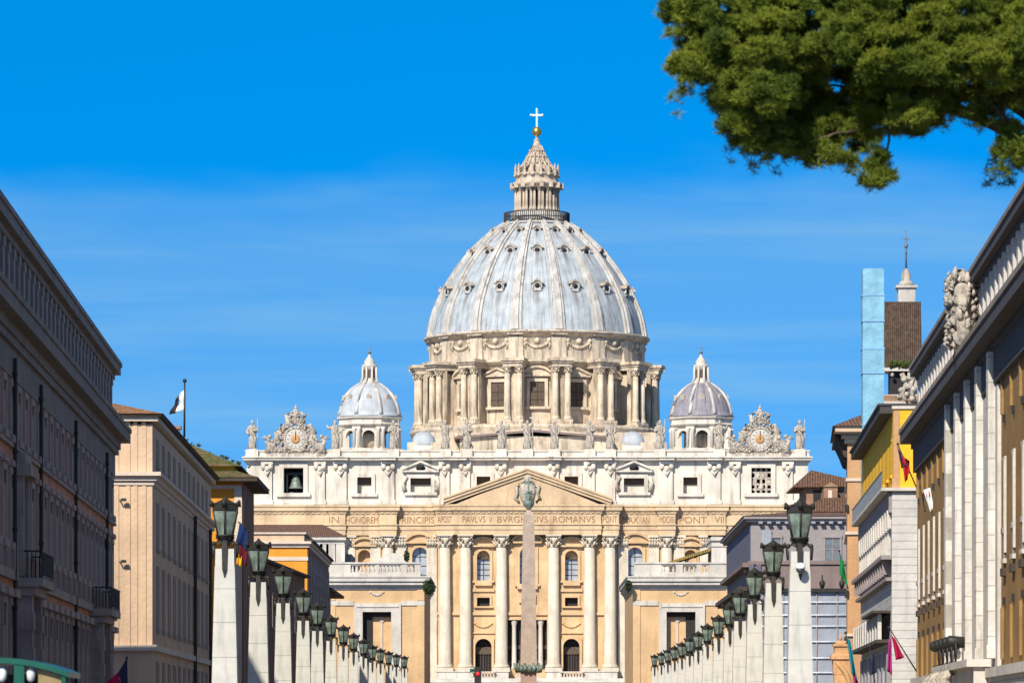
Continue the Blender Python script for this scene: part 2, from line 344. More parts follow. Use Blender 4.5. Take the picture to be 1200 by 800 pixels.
# ------------------------------------------------------------------ setting: ground, road, pavements
def zg(D):
    if D < 430: return 0.0
    if D < 660: return 1.5*(D-430)/230
    if D < 880: return 1.5+9.1*(D-660)/220
    return 10.6
def sheet(name, xs, dz, mat, ends=(-400, 9000)):
    Ds = [ends[0], 0, 430]+[d for d in range(460, 900, 30)]+[1500, 3000, ends[1]]
    vs = []; fs = []
    for D in Ds:
        for x in xs: vs.append((x, D, zg(D)+dz if D < 1500 else (10.6+dz if D < 3000 else -20)))
    n = len(xs)
    for i in range(len(Ds)-1):
        for j in range(n-1): fs.append((i*n+j, i*n+j+1, (i+1)*n+j+1, (i+1)*n+j))
    o = MB().add(vs, fs).build(name, mat); o['kind'] = 'structure'
    return o
sheet('ground', [-6000, -200, -30, 30, 200, 6000], -.01, M['ground'])
rd = MB().add([(-8, -60, .004), (8, -60, .004), (8, 430, .004), (-8, 430, .004)], [(0, 1, 2, 3)]).build('road', M['road']); rd['kind'] = 'structure'
for sx in (-1, 1):
    p = MB().box(min(sx*8.2, sx*24), max(sx*8.2, sx*24), -60, 430, -.02, .13).build('pavement', M['pave']); p['kind'] = 'structure'
    p = MB().box(min(sx*8, sx*8.2), max(sx*8, sx*8.2), -60, 430, -.02, .12).build('kerb', M['white']); p['kind'] = 'structure'

# ------------------------------------------------------------------ basilica
BD = 900.0; BX = wx(617, BD); BZ = wz(800, BD)
bas = thing('basilica', 'huge domed cream stone basilica closing the end of the street', 'church', (BX, BD, BZ))
def X(px, D=BD): return wx(px, D)-BX
def Z(py, D=BD): return wz(py, D)-BZ
C0 = 618                                     # facade axis, photo px
def O(off): return X(C0+off)
m1p = BD/F                                   # metres per photo px on the facade

def holed(mb, x0, x1, z0, z1, y, holes, dep):
    """front sheet with rectangular openings and their reveals"""
    xs = sorted({x0, x1, *[h[0] for h in holes], *[h[1] for h in holes]}); zs = sorted({z0, z1, *[h[2] for h in holes], *[h[3] for h in holes]})
    for i in range(len(xs)-1):
        for j in range(len(zs)-1):
            cx, cz = (xs[i]+xs[i+1])/2, (zs[j]+zs[j+1])/2
            if any(h[0] < cx < h[1] and h[2] < cz < h[3] for h in holes): continue
            mb.add([(xs[i], y, zs[j]), (xs[i+1], y, zs[j]), (xs[i+1], y, zs[j+1]), (xs[i], y, zs[j+1])], [(0, 1, 2, 3)])
    for a, b_, c, d in holes:
        for q in ([(a, c), (a, d)], [(b_, c), (b_, d)], [(a, c), (b_, c)], [(a, d), (b_, d)]):
            (p0, q0), (p1, q1) = q
            mb.add([(p0, y, q0), (p1, y, q1), (p1, y+dep, q1), (p0, y+dep, q0)], [(0, 1, 2, 3)])
def spandrel(mb, xc, h, zs, zt, y0, y1):
    """fills the two corners of a rectangular opening so that its head is an arch"""
    for s in (-1, 1):
        poly = [(xc+s*h, zs)]+[(xc+s*h*cos(a), zs+(zt-zs)*sin(a)) for a in [pi/2*k/6 for k in range(1, 7)]]+[(xc+s*h, zt)]
        mb.prism(poly, y0, y1)
def frame(xc, h, z0, z1, y, t, mat, parent, arch=False, pedi=None, sill=True, name='window'):
    """window part: moulded surround proud of the wall, with pediment"""
    mb = MB(); p = .35
    mb.box(xc-h-t, xc-h, y-p, y+.1, z0, z1); mb.box(xc+h, xc+h+t, y-p, y+.1, z0, z1)
    if arch:
        n = 10; zs = z1-h
        for k in range(n):
            a0, a1 = pi*k/n, pi*(k+1)/n
            mb.prism([(xc+h*cos(a0), zs+h*sin(a0)), (xc+(h+t)*cos(a0), zs+(h+t)*sin(a0)), (xc+(h+t)*cos(a1), zs+(h+t)*sin(a1)), (xc+h*cos(a1), zs+h*sin(a1))], y-p+.002, y+.1)
    else: mb.box(xc-h-t, xc+h+t, y-p-.002, y+.1, z1, z1+t)
    if sill: mb.box(xc-h-t*1.6, xc+h+t*1.6, y-.6, y+.1, z0-t*.8, z0)
    zt = z1+t*(1.6 if not arch else 1.3); W = h+t*2.2
    if pedi == 'tri':
        mb.box(xc-W, xc+W, y-.9, y+.1, zt, zt+.35)
        mb.prism([(xc-W, zt+.35), (xc+W, zt+.35), (xc, zt+.35+W*.42)], y-.6, y+.1)
        for s in (-1, 1): mb.prism([(xc+s*W, zt+.35), (xc+s*W, zt+.8), (xc, zt+.8+W*.42), (xc, zt+.35+W*.42)], y-1.1, y-.1)
    if pedi == 'seg':
        mb.box(xc-W, xc+W, y-.9, y+.1, zt, zt+.35); n = 10; R = W*1.25; zc = zt+.35-sqrt(R*R-W*W); am = math.asin(W/R)
        for k in range(n):
            a0, a1 = -am+2*am*k/n, -am+2*am*(k+1)/n
            mb.prism([(xc+R*sin(a0), zc+R*cos(a0)), (xc+(R+.5)*sin(a0), zc+(R+.5)*cos(a0)), (xc+(R+.5)*sin(a1), zc+(R+.5)*cos(a1)), (xc+R*sin(a1), zc+R*cos(a1))], y-1.0, y+.1)
        mb.prism([(xc-W, zt+.35)]+[(xc+R*sin(-am+2*am*k/n), zc+R*cos(-am+2*am*k/n)) for k in range(1, n)]+[(xc+W, zt+.35)], y-.4, y+.1)
    return mb.build(name, mat, parent)
def pane(o, xc, h, z0, z1, y, mat, bars=True):
    p = MB().box(xc-h-.02, xc+h+.02, y, y+.12, z0-.02, z1+.02).build('pane', mat, o)
    if bars:
        b = MB(); b.box(xc-.09, xc+.09, y-.12, y-.003, z0, z1)
        for k in (1, 2, 3): b.box(xc-h, xc+h, y-.1, y-.005, z0+(z1-z0)*k/4-.07, z0+(z1-z0)*k/4+.07)
        b.build('glazing_bar', M['room'], o)
    return p

# --- facade walls with their openings
YW = -1.2
zb, zt_ = Z(797), Z(627)
def facade_panel(o0, o1, y, bays):
    mb = MB(); holes = []
    for kind, c in bays:
        if kind == 'win': holes += [(O(c-7.5), O(c+7.5), Z(680), Z(645)), (O(c-7.5), O(c+7.5), Z(710), Z(700)), (O(c-9.6), O(c+9.6), Z(787), Z(748))]
        if kind == 'big': holes += [(O(c-9), O(c+9), Z(684), Z(641)), (O(c-22), O(c+22), Z(784), Z(726))]
        if kind == 'mid': holes += [(O(c-9), O(c+9), Z(684), Z(641)), (O(c-23), O(c+23), Z(784), Z(726))]
        if kind == 'niche': holes += [(O(c-7.5), O(c+7.5), Z(668), Z(644)), (O(c-11), O(c+11), Z(787), Z(740))]
        if kind == 'end': holes += [(O(c-8), O(c+8), Z(680), Z(648)), (O(c-20), O(c+20), Z(790), Z(720))]
    holed(mb, O(o0), O(o1), zb, zt_, y, holes, 1.9)
    for kind, c in bays:
        if kind == 'win': spandrel(mb, O(c), 7.5*m1p, Z(645)-7.5*m1p, Z(645), y+.01, y+1.2); spandrel(mb, O(c), 9.6*m1p, Z(748)-9.6*m1p, Z(748), y+.01, y+1.2)
        if kind in ('big', 'mid'): spandrel(mb, O(c), 9*m1p, Z(641)-9*m1p, Z(641), y+.01, y+1.2)
        if kind == 'niche': spandrel(mb, O(c), 7.5*m1p, Z(644)-7.5*m1p, Z(644), y+.01, y+1.9); spandrel(mb, O(c), 11*m1p, Z(740)-11*m1p, Z(740), y+.01, y+1.2)
        if kind == 'end': spandrel(mb, O(c), 20*m1p, Z(720)-20*m1p, Z(720), y+.01, y+1.5)
    # string courses, panels
    zs = Z(719)
    mb.box(O(o0), O(o1), y-.45, y+.05, zs-.25, zs+.35)
    for kind, c in bays:
        if kind == 'win':
            mb.box(O(c-13), O(c+13), y-.4, y+.05, Z(692)-.2, Z(690)); mb.box(O(c-10), O(c+10), y-.7, y+.05, Z(686), Z(680.5)-.1)
            mb.box(O(c-13), O(c+13), y-.35, y+.05, Z(742), Z(740.5))
            for k in range(-4, 5):       # swag relief over the door
                mb.ball((O(c)+k*.42, y-.05, Z(730)-.75+k*k*.045), .3, 8)
        if kind in ('big', 'mid'): mb.box(O(c-12), O(c+12), y-.8, y+.05, Z(690), Z(684.3)-.1); mb.box(O(c-10), O(c+10), y-.5, y+.05, Z(706), Z(696))
    mb.build('facade_wall', M['facade'], bas)
    # a dark room behind the openings
    for kind, c in bays:
        if kind == 'win':
            f = frame(O(c), 7.5*m1p, Z(680), Z(645), y, .55, M['facade'], bas, True, 'seg'); pane(f, O(c), 7.5*m1p, Z(680), Z(654), y+1.4, M['glass']); MB().box(O(c-7.6), O(c+7.6), y+1.2, y+1.9, Z(654), Z(645)+.05).build('lunette', M['facade'], f); MB().box(O(c-7.6), O(c+7.6), y+.9, y+1.3, Z(655), Z(653)).build('transom', M['room'], f)
            f = frame(O(c), 7.5*m1p, Z(710), Z(700), y, .4, M['facade'], bas); pane(f, O(c), 7.5*m1p, Z(710), Z(700), y+1.0, M['dark'], False)
            f = frame(O(c), 9.6*m1p, Z(787), Z(748), y, .5, M['facade'], bas, True, name='door'); pane(f, O(c), 9.6*m1p, Z(787), Z(748), y+1.8, M['dark'], False)
            g = MB(); g.box(O(c-9.5), O(c+9.5), y+1.45, y+1.6, Z(766), Z(757.5)); g.box(O(c-.4), O(c+.4), y+1.45, y+1.6, Z(785), Z(766.1))
            for k in (-6, -3, 3, 6): g.box(O(c+k-.25), O(c+k+.25), y+1.45, y+1.6, Z(786), Z(766.1))
            g.build('door_grille', M['room'], f)
        if kind in ('big', 'mid'):
            f = frame(O(c), 9*m1p, Z(684), Z(641), y, .6, M['facade'], bas, True, 'seg'); pane(f, O(c), 9*m1p, Z(684), Z(641), y+1.1, M['glass'])
            h = 22 if kind == 'big' else 23
            f = frame(O(c), h*m1p, Z(784), Z(726), y, .35, M['facade'], bas, sill=False, name='portal'); pane(f, O(c), h*m1p, Z(784), Z(726), y+1.85, M['dark'], False)
            b = MB()
            b.box(O(c-h), O(c+h), y+1.55, y+1.7, Z(760), Z(755.5)); b.box(O(c-h), O(c+h), y+1.55, y+1.7, Z(784), Z(773)); b.build('portal_rail', M['room'], f)
            for s in (-1, 1):
                q = 17.5 if kind == 'big' else 15.5
                col = MB().lathe([(.62, Z(784)), (.62, Z(782)), (.48, Z(780)), (.42, Z(733)), (.62, Z(729)), (.7, Z(726.2))], 14, O(c+s*q), y+.55).build('portal_column', M['white'], f)
        if kind == 'niche':
            f = frame(O(c), 7.5*m1p, Z(668), Z(644), y, .5, M['facade'], bas, True, 'seg', name='niche'); MB().box(O(c-7.6), O(c+7.6), y+1.5, y+1.9, Z(668.2), Z(643.8)).build('niche_back', M['facade'], f)
            f = frame(O(c), 11*m1p, Z(787), Z(740), y, .5, M['facade'], bas, True, name='door'); pane(f, O(c), 11*m1p, Z(787), Z(740), y+1.8, M['dark'], False)
        if kind == 'end':
            f = frame(O(c), 8*m1p, Z(680), Z(648), y, .5, M['facade'], bas, False, 'tri'); pane(f, O(c), 8*m1p, Z(680), Z(648), y+1.0, M['glass'])
            f = frame(O(c), 20*m1p, Z(790), Z(720), y, .5, M['facade'], bas, True, name='portal'); pane(f, O(c), 20*m1p, Z(790), Z(720), y+1.8, M['dark'], False)
facade_panel(-105, 105, YW, [('mid', 0), ('win', -51.5), ('win', 51.5)])
facade_panel(-232, -105.02, 0, [('big', -126), ('niche', -191)])
facade_panel(105.02, 232, 0, [('big', 126), ('niche', 191)])
facade_panel(-329, -232.02, -.4, [('end', -274)])
facade_panel(232.02, 329, -.4, [('end', 274)])
MB().box(O(-328.5), O(328.5), 1.95, 28, -2, Z(592.5)).build('vestibule_block', M['entab'], bas)
# --- columns
def column_mb(r, z0, z1, zc, seg=20):
    mb = MB()
    mb.box(-r*1.45, r*1.45, -r*1.45, r*1.45, z0-.4, z0+.35)
    mb.lathe([(r*1.35, z0+.35), (r*1.42, z0+.6), (r*1.3, z0+.85), (r*1.12, z0+.95), (r*1.18, z0+1.15), (r*1.02, z0+1.35), (r, z0+(zc-z0)*.35), (r*.86, zc)], seg)
    H = z1-zc                            # corinthian capital: flared bell, two rows of leaves, volutes, abacus
    mb.lathe([(r*.86, zc-.02), (r*.98, zc), (r*.98, zc+.12), (r*.84, zc+.14), (r*.86, zc+H*.5), (r*1.12, zc+H*.86)], seg)
    for row, (zz, rr, n) in enumerate(((.05, .92, 8), (.36, .95, 8))):
        for k in range(n):
            a = 2*pi*(k+.5*row)/n; c, s = cos(a), sin(a)
            pts = [(c*r*rr, s*r*rr, zc+H*zz), (c*r*(rr+.16), s*r*(rr+.16), zc+H*(zz+.2)), (c*r*(rr+.42), s*r*(rr+.42), zc+H*(zz+.33)), (c*r*(rr+.5), s*r*(rr+.5), zc+H*(zz+.26))]
            mb.tube(pts, [r*.2, r*.22, r*.17, r*.07], 6)
    for k in range(4):
        a = pi/4+k*pi/2; c, s = cos(a), sin(a)
        mb.tube([(c*r*.95, s*r*.95, zc+H*.55), (c*r*1.5, s*r*1.5, zc+H*.85), (c*r*1.62, s*r*1.62, zc+H*.72)], [r*.1, r*.17, r*.12], 6)
    mb.box(-r*1.32, r*1.32, -r*1.32, r*1.32, zc+H*.88, z1)
    return mb
R = 1.2
c0 = column_mb(R, Z(784), Z(627), Z(641)).build('column', M['column'], bas, (O(-96.5), YW-1.05, 0))
for o in (-72.5, -30.5, 30.5, 72.5, 96.5): again(c0, bas, (O(o), YW-1.05, 0))
for o in (-163, 163): again(c0, bas, (O(o), -.75, 0))
def pilaster(o, y, hw):
    mb = MB(); mb.box(O(o)-hw, O(o)+hw, y-.5, y+.1, Z(784), Z(640.9))
    mb.box(O(o)-hw*1.12, O(o)+hw*1.12, y-.62, y+.1, Z(641), Z(639.5)); mb.box(O(o)-hw*1.25, O(o)+hw*1.25, y-.8, y+.1, Z(629.5), Z(627))
    for j, zz in enumerate((638, 634)):
        for k in range(4):
            u = O(o)-hw+hw*2*(k+.5)/4
            mb.tube([(u, y-.5, Z(zz+2)), (u, y-.75, Z(zz-1)), (u, y-1.05, Z(zz-2.2)), (u, y-1.05, Z(zz-1))], [.28, .3, .22, .1], 6)
    mb.box(O(o)-hw*1.2, O(o)+hw*1.2, y-.75, y+.1, Z(797), Z(783.9))
    mb.build('pilaster', M['column'], bas)
for o, y in ((-112, 0), (112, 0), (-148, 0), (148, 0), (-219, 0), (219, 0), (-178, 0), (178, 0), (-242, -.4), (242, -.4), (-318, -.4), (318, -.4), (-208, 0), (208, 0)):
    pilaster(o, y, 1.05)
# plinths under the columns, stairs
for a, b_, y in ((-105, -64, -4), (-40, -22, -4), (22, 40, -4), (64, 105, -4), (-172, -154, -2.2), (154, 172, -2.2)):
    pl = MB(); pl.box(O(a), O(b_), y, -.6, -1, Z(784)-.4); pl.box(O(a)-.2, O(b_)+.2, y-.2, -.6, Z(786), Z(784.6)-.4)
    pl.build('column_plinth', M['white'], bas)
st = MB()
for k in range(12): st.box(O(-150)-k*.4, O(150)+k*.4, -6-(k+1)*1.3, -6-k*1.3+.003, -4, .9-k*.19)
st.box(O(-332), O(332), -6, 0, -4, .93)
st.build('stairs', M['white'], bas)
# balustrade closing the openings of the ground floor
def balusters(x0, x1, y, z0, z1, step, mat, parent, r=.14, name='balustrade'):
    mb = MB(); n = max(1, int((x1-x0)/step)); h = z1-z0
    mb.box(x0, x1, y-.28, y+.28, z0, z0+h*.18); mb.box(x0, x1, y-.3, y+.3, z1-h*.16, z1)
    for k in range(n):
        x = x0+(k+.5)*(x1-x0)/n
        mb.lathe([(r*.8, z0+h*.18), (r*1.25, z0+h*.36), (r*.6, z0+h*.62), (r*.9, z0+h*.84)], 8, x, y, close=False)
    return mb.build(name, mat, parent)
for c in (-51.5, 51.5, 0, -126, 126): balusters(O(c-14), O(c+14), -4.6, .93, Z(786.5), .55, M['white'], bas, .16)
# --- entablature with breaks forward over the column groups
en = MB()
def entab(a, b_, y, top=True):
    en.box(O(a), O(b_), y, 1.95, Z(627), Z(621)); en.box(O(a)-.12, O(b_)+.12, y-.16, 1.95, Z(621), Z(615.6)); en.box(O(a)-.3, O(b_)+.3, y-.4, 1.95, Z(615.6), Z(614.6))
    en.box(O(a), O(b_), y-.02, 1.95, Z(614.6), Z(602.5))
    for i, (p, q, r_) in enumerate(((602.5, 600.6, .16), (600.6, 598.6, .3), (598.6, 594, .62), (594, 591.6, .8))):
        en.box(O(a)-r_, O(b_)+r_, y-r_, 1.95, Z(p), Z(q))
    # dentils
    n = int((O(b_)-O(a))/1.1)
    for k in range(n):
        x = O(a)+(k+.5)*(O(b_)-O(a))/n
        en.box(x-.28, x+.28, y-.28, y-.1, Z(601.8), Z(600.59))
entab(-331, 331, -.75); entab(-231.9, -213, -1.25); entab(213, 231.9, -1.25); entab(-173, -153, -2.0); entab(153, 173, -2.0)
entab(-107, 107, -3.05); entab(-86, 86, -3.6)
en.build('entablature', M['entab'], bas)
# pediment
pe = MB(); pa = [(O(-86)-2, Z(591.6)), (O(86)+2, Z(591.6)), (O(0), Z(554))]
pe.prism([(O(-84), Z(591.5)), (O(84), Z(591.5)), (O(0), Z(557))], -3.5, 1)
def rake(t0, t1, y0):
    for s in (-1, 1):
        e = O(s*86)+s*2.1
        pe.prism([(e, Z(591.5)+t0), (e, Z(591.5)+t1), (O(0), Z(557)+t1), (O(0), Z(557)+t0)], y0, .9)
rake(-.25, .35, -3.85); rake(.35, .95, -4.2); rake(.95, 1.35, -4.45)
pe.build('pediment', M['entab'], bas)
cr = MB()                                     # carved shield in the tympanum
cr.lathe([(.2, -3.2), (1.6, -2.2), (2.1, 0), (1.9, 1.6), (.6, 2.4)], 16, sy=.35)
cr.lathe([(1.0, 2.3), (1.25, 2.9), (.9, 3.6), (.3, 4.2)], 12, sy=.5)
for s in (-1, 1):
    cr.tube([(s*2, 0, 1.8), (s*2.9, -.1, 1.2), (s*2.6, -.1, -.4), (s*3.2, 0, -1.6), (s*2.2, 0, -2.6)], [.4, .5, .35, .45, .3], 8)
    cr.tube([(s*.4, -.3, 3.3), (s*1.7, -.3, 2.2)], .22, 6)
cr.v = [(x*.78, y, z*.8) for x, y, z in cr.v]
cr.build('carved_crest', M['statue'], bas, (O(0), -3.7, Z(577)))
# --- attic
am = MB(); holes = []
AW = [(-274, 11.5, 548, 577.5), (274, 11.5, 548, 577.5), (-191, 8.3, 559, 578), (191, 8.3, 559, 578), (-125, 12, 560, 576.5), (125, 12, 560, 576.5), (-51.5, 8, 558, 578), (51.5, 8, 558, 578)]
for c, h, a, b_ in AW: holes.append((O(c-h), O(c+h), Z(b_), Z(a)))
holed(am, O(-329), O(329), Z(591.6), Z(540), 0, holes, 1.7)
am.box(O(-330), O(330), -.5, .2, Z(591.6), Z(588.5))
for c in (O(-329), O(329)): am.add([(c, 0, Z(591.6)), (c, 26, Z(591.6)), (c, 26, Z(540)), (c, 0, Z(540))], [(0, 1, 2, 3)])
am.build('attic_wall', M['attic'], bas)
MB().box(O(-328.8), O(328.8), 6, 26, Z(592.4), Z(540.5)).build('attic_block', M['attic'], bas)
for c, h, a, b_ in AW:
    end = abs(c) > 250
    f = frame(O(c), h*m1p, Z(b_), Z(a), 0, .75 if not end else .9, M['attic'], bas, False, 'tri' if abs(c) == 125 else None, name='attic_window')
    if abs(c) == 125:
        q = MB(); q.lathe([(.05, -.2), (.75, -.12), (.95, 0)], 14, sy=1); e = q.build('oval_opening', M['dark'], f, (O(c), -.75, Z(548.3)), (pi/2, 0, 0)); e.scale = (1, .7, 1)
        for s in (-1, 1): g = MB(); g.tube([(O(c)+s*3, -.5, Z(558)), (O(c)+s*3.6, -.6, Z(566)), (O(c)+s*3.2, -.5, Z(575))], [.5, .35, .5], 8); g.build('scroll', M['attic'], f)
    if end: MB().box(O(c-h)-.02, O(c+h)+.02, 5.8, 5.95, Z(b_)-.02, Z(a)+.02).build('pane', M['dark'], f)
    else:   # pale blind below; the dark upper sheet paints shade in the head
        MB().box(O(c-h)-.02, O(c+h)+.02, 1.55, 1.7, Z(b_)-.02, Z(a)+.02).build('pane', M['attic' if abs(c) > 60 else 'column'], f)
        MB().box(O(c-h)-.01, O(c+h)+.01, 1.3, 1.5, Z(a+(b_-a)*.45), Z(a)).build('shutter', M['room'], f)
lt = MB(); c = 274                            # carved stone lattice in the right-hand bell opening
for k in (-1, 0, 1): lt.box(O(c+k*6.2)-.22, O(c+k*6.2)+.22, .5, .9, Z(577.5), Z(548))
for zz in (553, 560, 567, 573): lt.box(O(c-11.5), O(c+11.5), .52, .88, Z(zz)-.2, Z(zz)+.2)
for a_, b2 in ((-3, 557), (3, 557), (-9, 565), (9, 565), (0, 571)): lt.lathe([(.5, -.25), (.95, -.2), (.95, .2), (.5, .25)], 12, close=False) if False else lt.ball((O(c+a_), .7, Z(b2)), .62, 10, 1, .5)
lt.build('stone_lattice', M['statue'], bas)
for o in (-219, -163, -97, -73, -31, 31, 73, 97, 163, 219, -305, 305, -243, 243):
    hw = 1.25 if abs(o) in (163, 219) else 1.0
    q = MB(); q.box(O(o)-hw, O(o)+hw, -.55, .05, Z(588.5), Z(546)); q.box(O(o)-hw-.25, O(o)+hw+.25, -.8, .05, Z(590.9), Z(586))
    q.box(O(o)-hw-.2, O(o)+hw+.2, -.9, .05, Z(544), Z(540.2))
    for k in (-1, 0, 1): q.ball((O(o)+k*hw*.75, -.75, Z(549.5)+abs(k)*.45), .55, 8, 1.2)
    q.tube([(O(o)-hw*.5, -.6, Z(551)), (O(o), -.85, Z(556)), (O(o)+hw*.5, -.6, Z(551))], [.25, .4, .25], 7)
    q.build('attic_pilaster', M['attic'], bas)
# attic cornice and roof parapet
ac = MB()
ac.box(O(-331), O(331), -.6, 26, Z(540.4), Z(539.2)); ac.box(O(-333), O(333), -1.3, 26, Z(539.2), Z(536.6)); ac.box(O(-334), O(334), -1.6, 26, Z(536.6), Z(535.2))
for o in (-219, -163, -85, -31, 31, 85, 163, 219):
    hw = 14 if abs(o) == 85 else 9
    ac.box(O(o-hw), O(o+hw), -1.95, 0, Z(539.3), Z(536.5)); ac.box(O(o-hw)-.2, O(o+hw)+.2, -2.2, 0, Z(536.5), Z(535))
ac.build('attic_cornice', M['attic'], bas)
pr = MB(); pr.box(O(-330), O(330), -.2, .5, Z(535.2), Z(528.8)); pr.box(O(-331), O(331), -.4, .7, Z(528.8), Z(527.3)); pr.box(O(-331), O(331), -.45, .75, Z(535.2), Z(533.6))
pr.build('parapet', M['attic'], bas)
SP = [296, 392, 461, 522, 547, 587, 618, 650, 691, 715, 773, 843, 937]
for p in SP:
    MB().box(X(p)-1.15, X(p)+1.15, -1.0, .9, Z(535), Z(526.6)).build('pedestal', M['attic'], bas)
# --- clocks
def clock(px, gold):
    r = thing('x', '', '') if False else None
    b = MB()
    for k in range(28):                        # round frame of carved leaves
        a = 2*pi*k/28
        b.ball((2.25*cos(a), -.3, 2.25*sin(a)), .42, 8)
    b.lathe([(2.0, 0), (2.0, .2)], 3) if False else None
    b.box(-5.9, 5.9, -.5, .7, -3.6, -2.7); b.box(-4.2, 4.2, -.3, .5, -2.72, -1.6); b.box(-3.0, 3.0, -.2, .4, -1.7, 2.6)
    for s in (-1, 1):
        b.tube([(s*2.6, 0, 2.9), (s*3.4, -.1, 1.6), (s*3.0, -.1, -.2), (s*4.4, -.1, -1.2), (s*5.6, 0, -2.6)], [.6, .75, .6, .8, .6], 8)
        b.tube([(s*5.7, 0, -2.7), (s*5.2, -.1, -1.3), (s*5.9, -.2, -.5), (s*5.3, 0, .3)], [.8, .7, .45, .25], 8)      # seated angel
        b.ball((s*5.2, -.1, .55), .42, 8); b.tube([(s*5.0, 0, -.4), (s*6.4, .2, .5), (s*6.9, .2, 0)], [.3, .35, .1], 6)
        b.tube([(s*4.2, -.2, -.6), (s*3.8, -.3, .8), (s*4.3, -.2, 1.4)], [.5, .4, .2], 7)
        b.tube([(s*.6, 0, 3.0), (s*1.7, -.1, 3.6), (s*1.9, -.1, 4.8), (s*1.0, 0, 5.4)], [.5, .5, .45, .25], 7)
        for k in range(3): b.ball((s*(3.3+k*.7), -.3, -2.2+.25*k), .5, 8)
    b.lathe([(.7, 2.9), (1.0, 3.3), (.85, 4.0), (.95, 4.3), (.85, 4.6), (.8, 5.2), (.5, 5.9), (.2, 6.2)], 12, sy=.7)
    rg = random.Random(int(px))
    while len(b.v) < 9000:                     # leaves, ribbons and putti of the carved surround
        u, v = rg.uniform(-6, 6), rg.uniform(-2.6, 5.4)
        if abs(u) > 6.1-(v+2.6)*.68-.35*sin(v*2.2) or u*u+v*v < 5.2: continue
        q = rg.uniform(.10, .25); a = rg.uniform(0, 6.28)
        b.tube([(u-q*cos(a)*1.6, -.35-q*.4, v-q*sin(a)*1.6), (u, -.45-q, v), (u+q*cos(a+.8)*1.5, -.3, v+q*sin(a+.8)*1.5)], [q*.5, q, q*.35], 6)
    b.ball((0, 0, 6.4), .32, 8); b.box(-.08, .08, -.08, .08, 6.6, 7.1)
    cl = b.build('clock', M['statue'], bas, (X(px), -.1, Z(514.5)))
    fc = MB().lathe([(1.95, 0), (1.95, .25), (1.8, .3)], 32).build('clock_face', M['white'], cl, (0, -.3, 0), (pi/2, 0, 0))
    MB().lathe([(.95, 0), (.93, .1), (.5, .13)], 24).build('clock_centre', gold, cl, (0, -.6, 0), (pi/2, 0, 0))
    t = MB()
    for k in range(12):
        a = 2*pi*k/12; c, s = cos(a), sin(a)
        t.add([(1.3*c-.07*s, -.64, 1.3*s+.07*c), (1.3*c+.07*s, -.64, 1.3*s-.07*c), (1.75*c+.09*s, -.64, 1.75*s-.09*c), (1.75*c-.09*s, -.64, 1.75*s+.09*c)], [(0, 1, 2, 3)])
    t.build('hour_marks', M['shutter'], cl)
    MB().box(-.07, .07, -.80, -.75, -.2, 1.5).build('clock_hand', M['iron'], cl)
M['clock_c'] = plain('ochre_clock_disc', (.46, .26, .10), .6)
clock(346.5, M['clock_c']); clock(890.5, M['clock_c'])
# --- letters of the frieze
def text(body, px0, px1, py0, py1, y, mat, parent):
    cu = bpy.data.curves.new('lettering', 'FONT'); cu.body = body; cu.extrude = .03
    to = bpy.data.objects.new('tmp', cu); COL.objects.link(to)
    dg = bpy.context.evaluated_depsgraph_get(); dg.update()
    me = bpy.data.meshes.new_from_object(to.evaluated_get(dg)); bpy.data.objects.remove(to)
    me.materials.clear(); me.materials.append(mat)
    co = np.empty(len(me.vertices)*3); me.vertices.foreach_get('co', co); co = co.reshape(-1, 3)
    lo, hi = co.min(0), co.max(0)
    a = (co-lo)/(hi-lo+1e-9); x0, x1, z0, z1 = X(px0), X(px1), Z(py1), Z(py0)
    new = np.stack([x0+a[:, 0]*(x1-x0), y-.03+.06*(1-a[:, 2]), z0+a[:, 1]*(z1-z0)], 1)
    me.vertices.foreach_set('co', new.ravel()); me.update()
    return link('inscription', me, parent)
for wd, a, b_, y in (('IN', 386, 397.5, -1.27), ('HONOREM', 405.5, 443.5, -.8), ('PRINCIPIS', 466, 509, -.8), ('APOST', 513, 530, -3.1), ('PAVLVS', 542, 569, -3.65), ('V', 572.5, 577, -3.65), ('BVRGHESIVS', 583, 642, -3.65),
                     ('ROMANVS', 648, 697, -3.65), ('PONT', 706, 722.5, -3.1), ('MAX', 729.5, 748, -.8), ('AN', 752, 761, -.8), ('MDCXII', 772.5, 789.5, -2.05), ('PONT', 796, 828, -.8), ('VII', 837.5, 848, -1.27)):
    text(wd, a, b_, 605.2, 613.0, y, M['letters'], bas)

# --- nave and roofs behind the facade
nv = MB()
nv.box(X(478, 940), X(780, 940), 34, 120, 0, Z(520, 940)); nv.box(X(540, 945), X(715, 945), 28, 118, 0, Z(517, 945))
nv.prism([(X(536, 960), Z(510, 960)), (X(716, 960), Z(510, 960)), (X(626, 960), Z(501, 960))], 60, 118)
nv.box(X(540, 960), X(712, 960), 60.2, 118, 0, Z(510, 960))
nv.build('nave', M['drum'], bas)
rf = MB(); rf.prism([(X(534, 950), Z(522, 950)), (X(625, 950), Z(514, 950)), (X(716, 950), Z(522, 950)), (X(716, 950), Z(519.5, 950)), (X(625, 950), Z(511.5, 950)), (X(534, 950), Z(519.5, 950))], 27, 59.8)
rf.build('nave_roof', M['mauve_d'], bas)
tr = MB(); tr.box(X(505, 1000), X(770, 1000), 95, 210, 0, Z(508, 1000)); tr.build('crossing_block', M['drum'], bas)
for p in (497, 741):
    s = MB().lathe([(2.55, 0), (2.55, .5), (2.5, .9), (2.2, 1.9), (1.5, 2.7), (.6, 3.1), (.15, 3.15)], 24).build('roof_cupola', M['lead_b'], bas, (X(p, 940), 36, Z(524, 940)))
    MB().lathe([(3.0, -2), (3.0, 0), (2.7, .05)], 24).build('cupola_base', M['attic'], s)

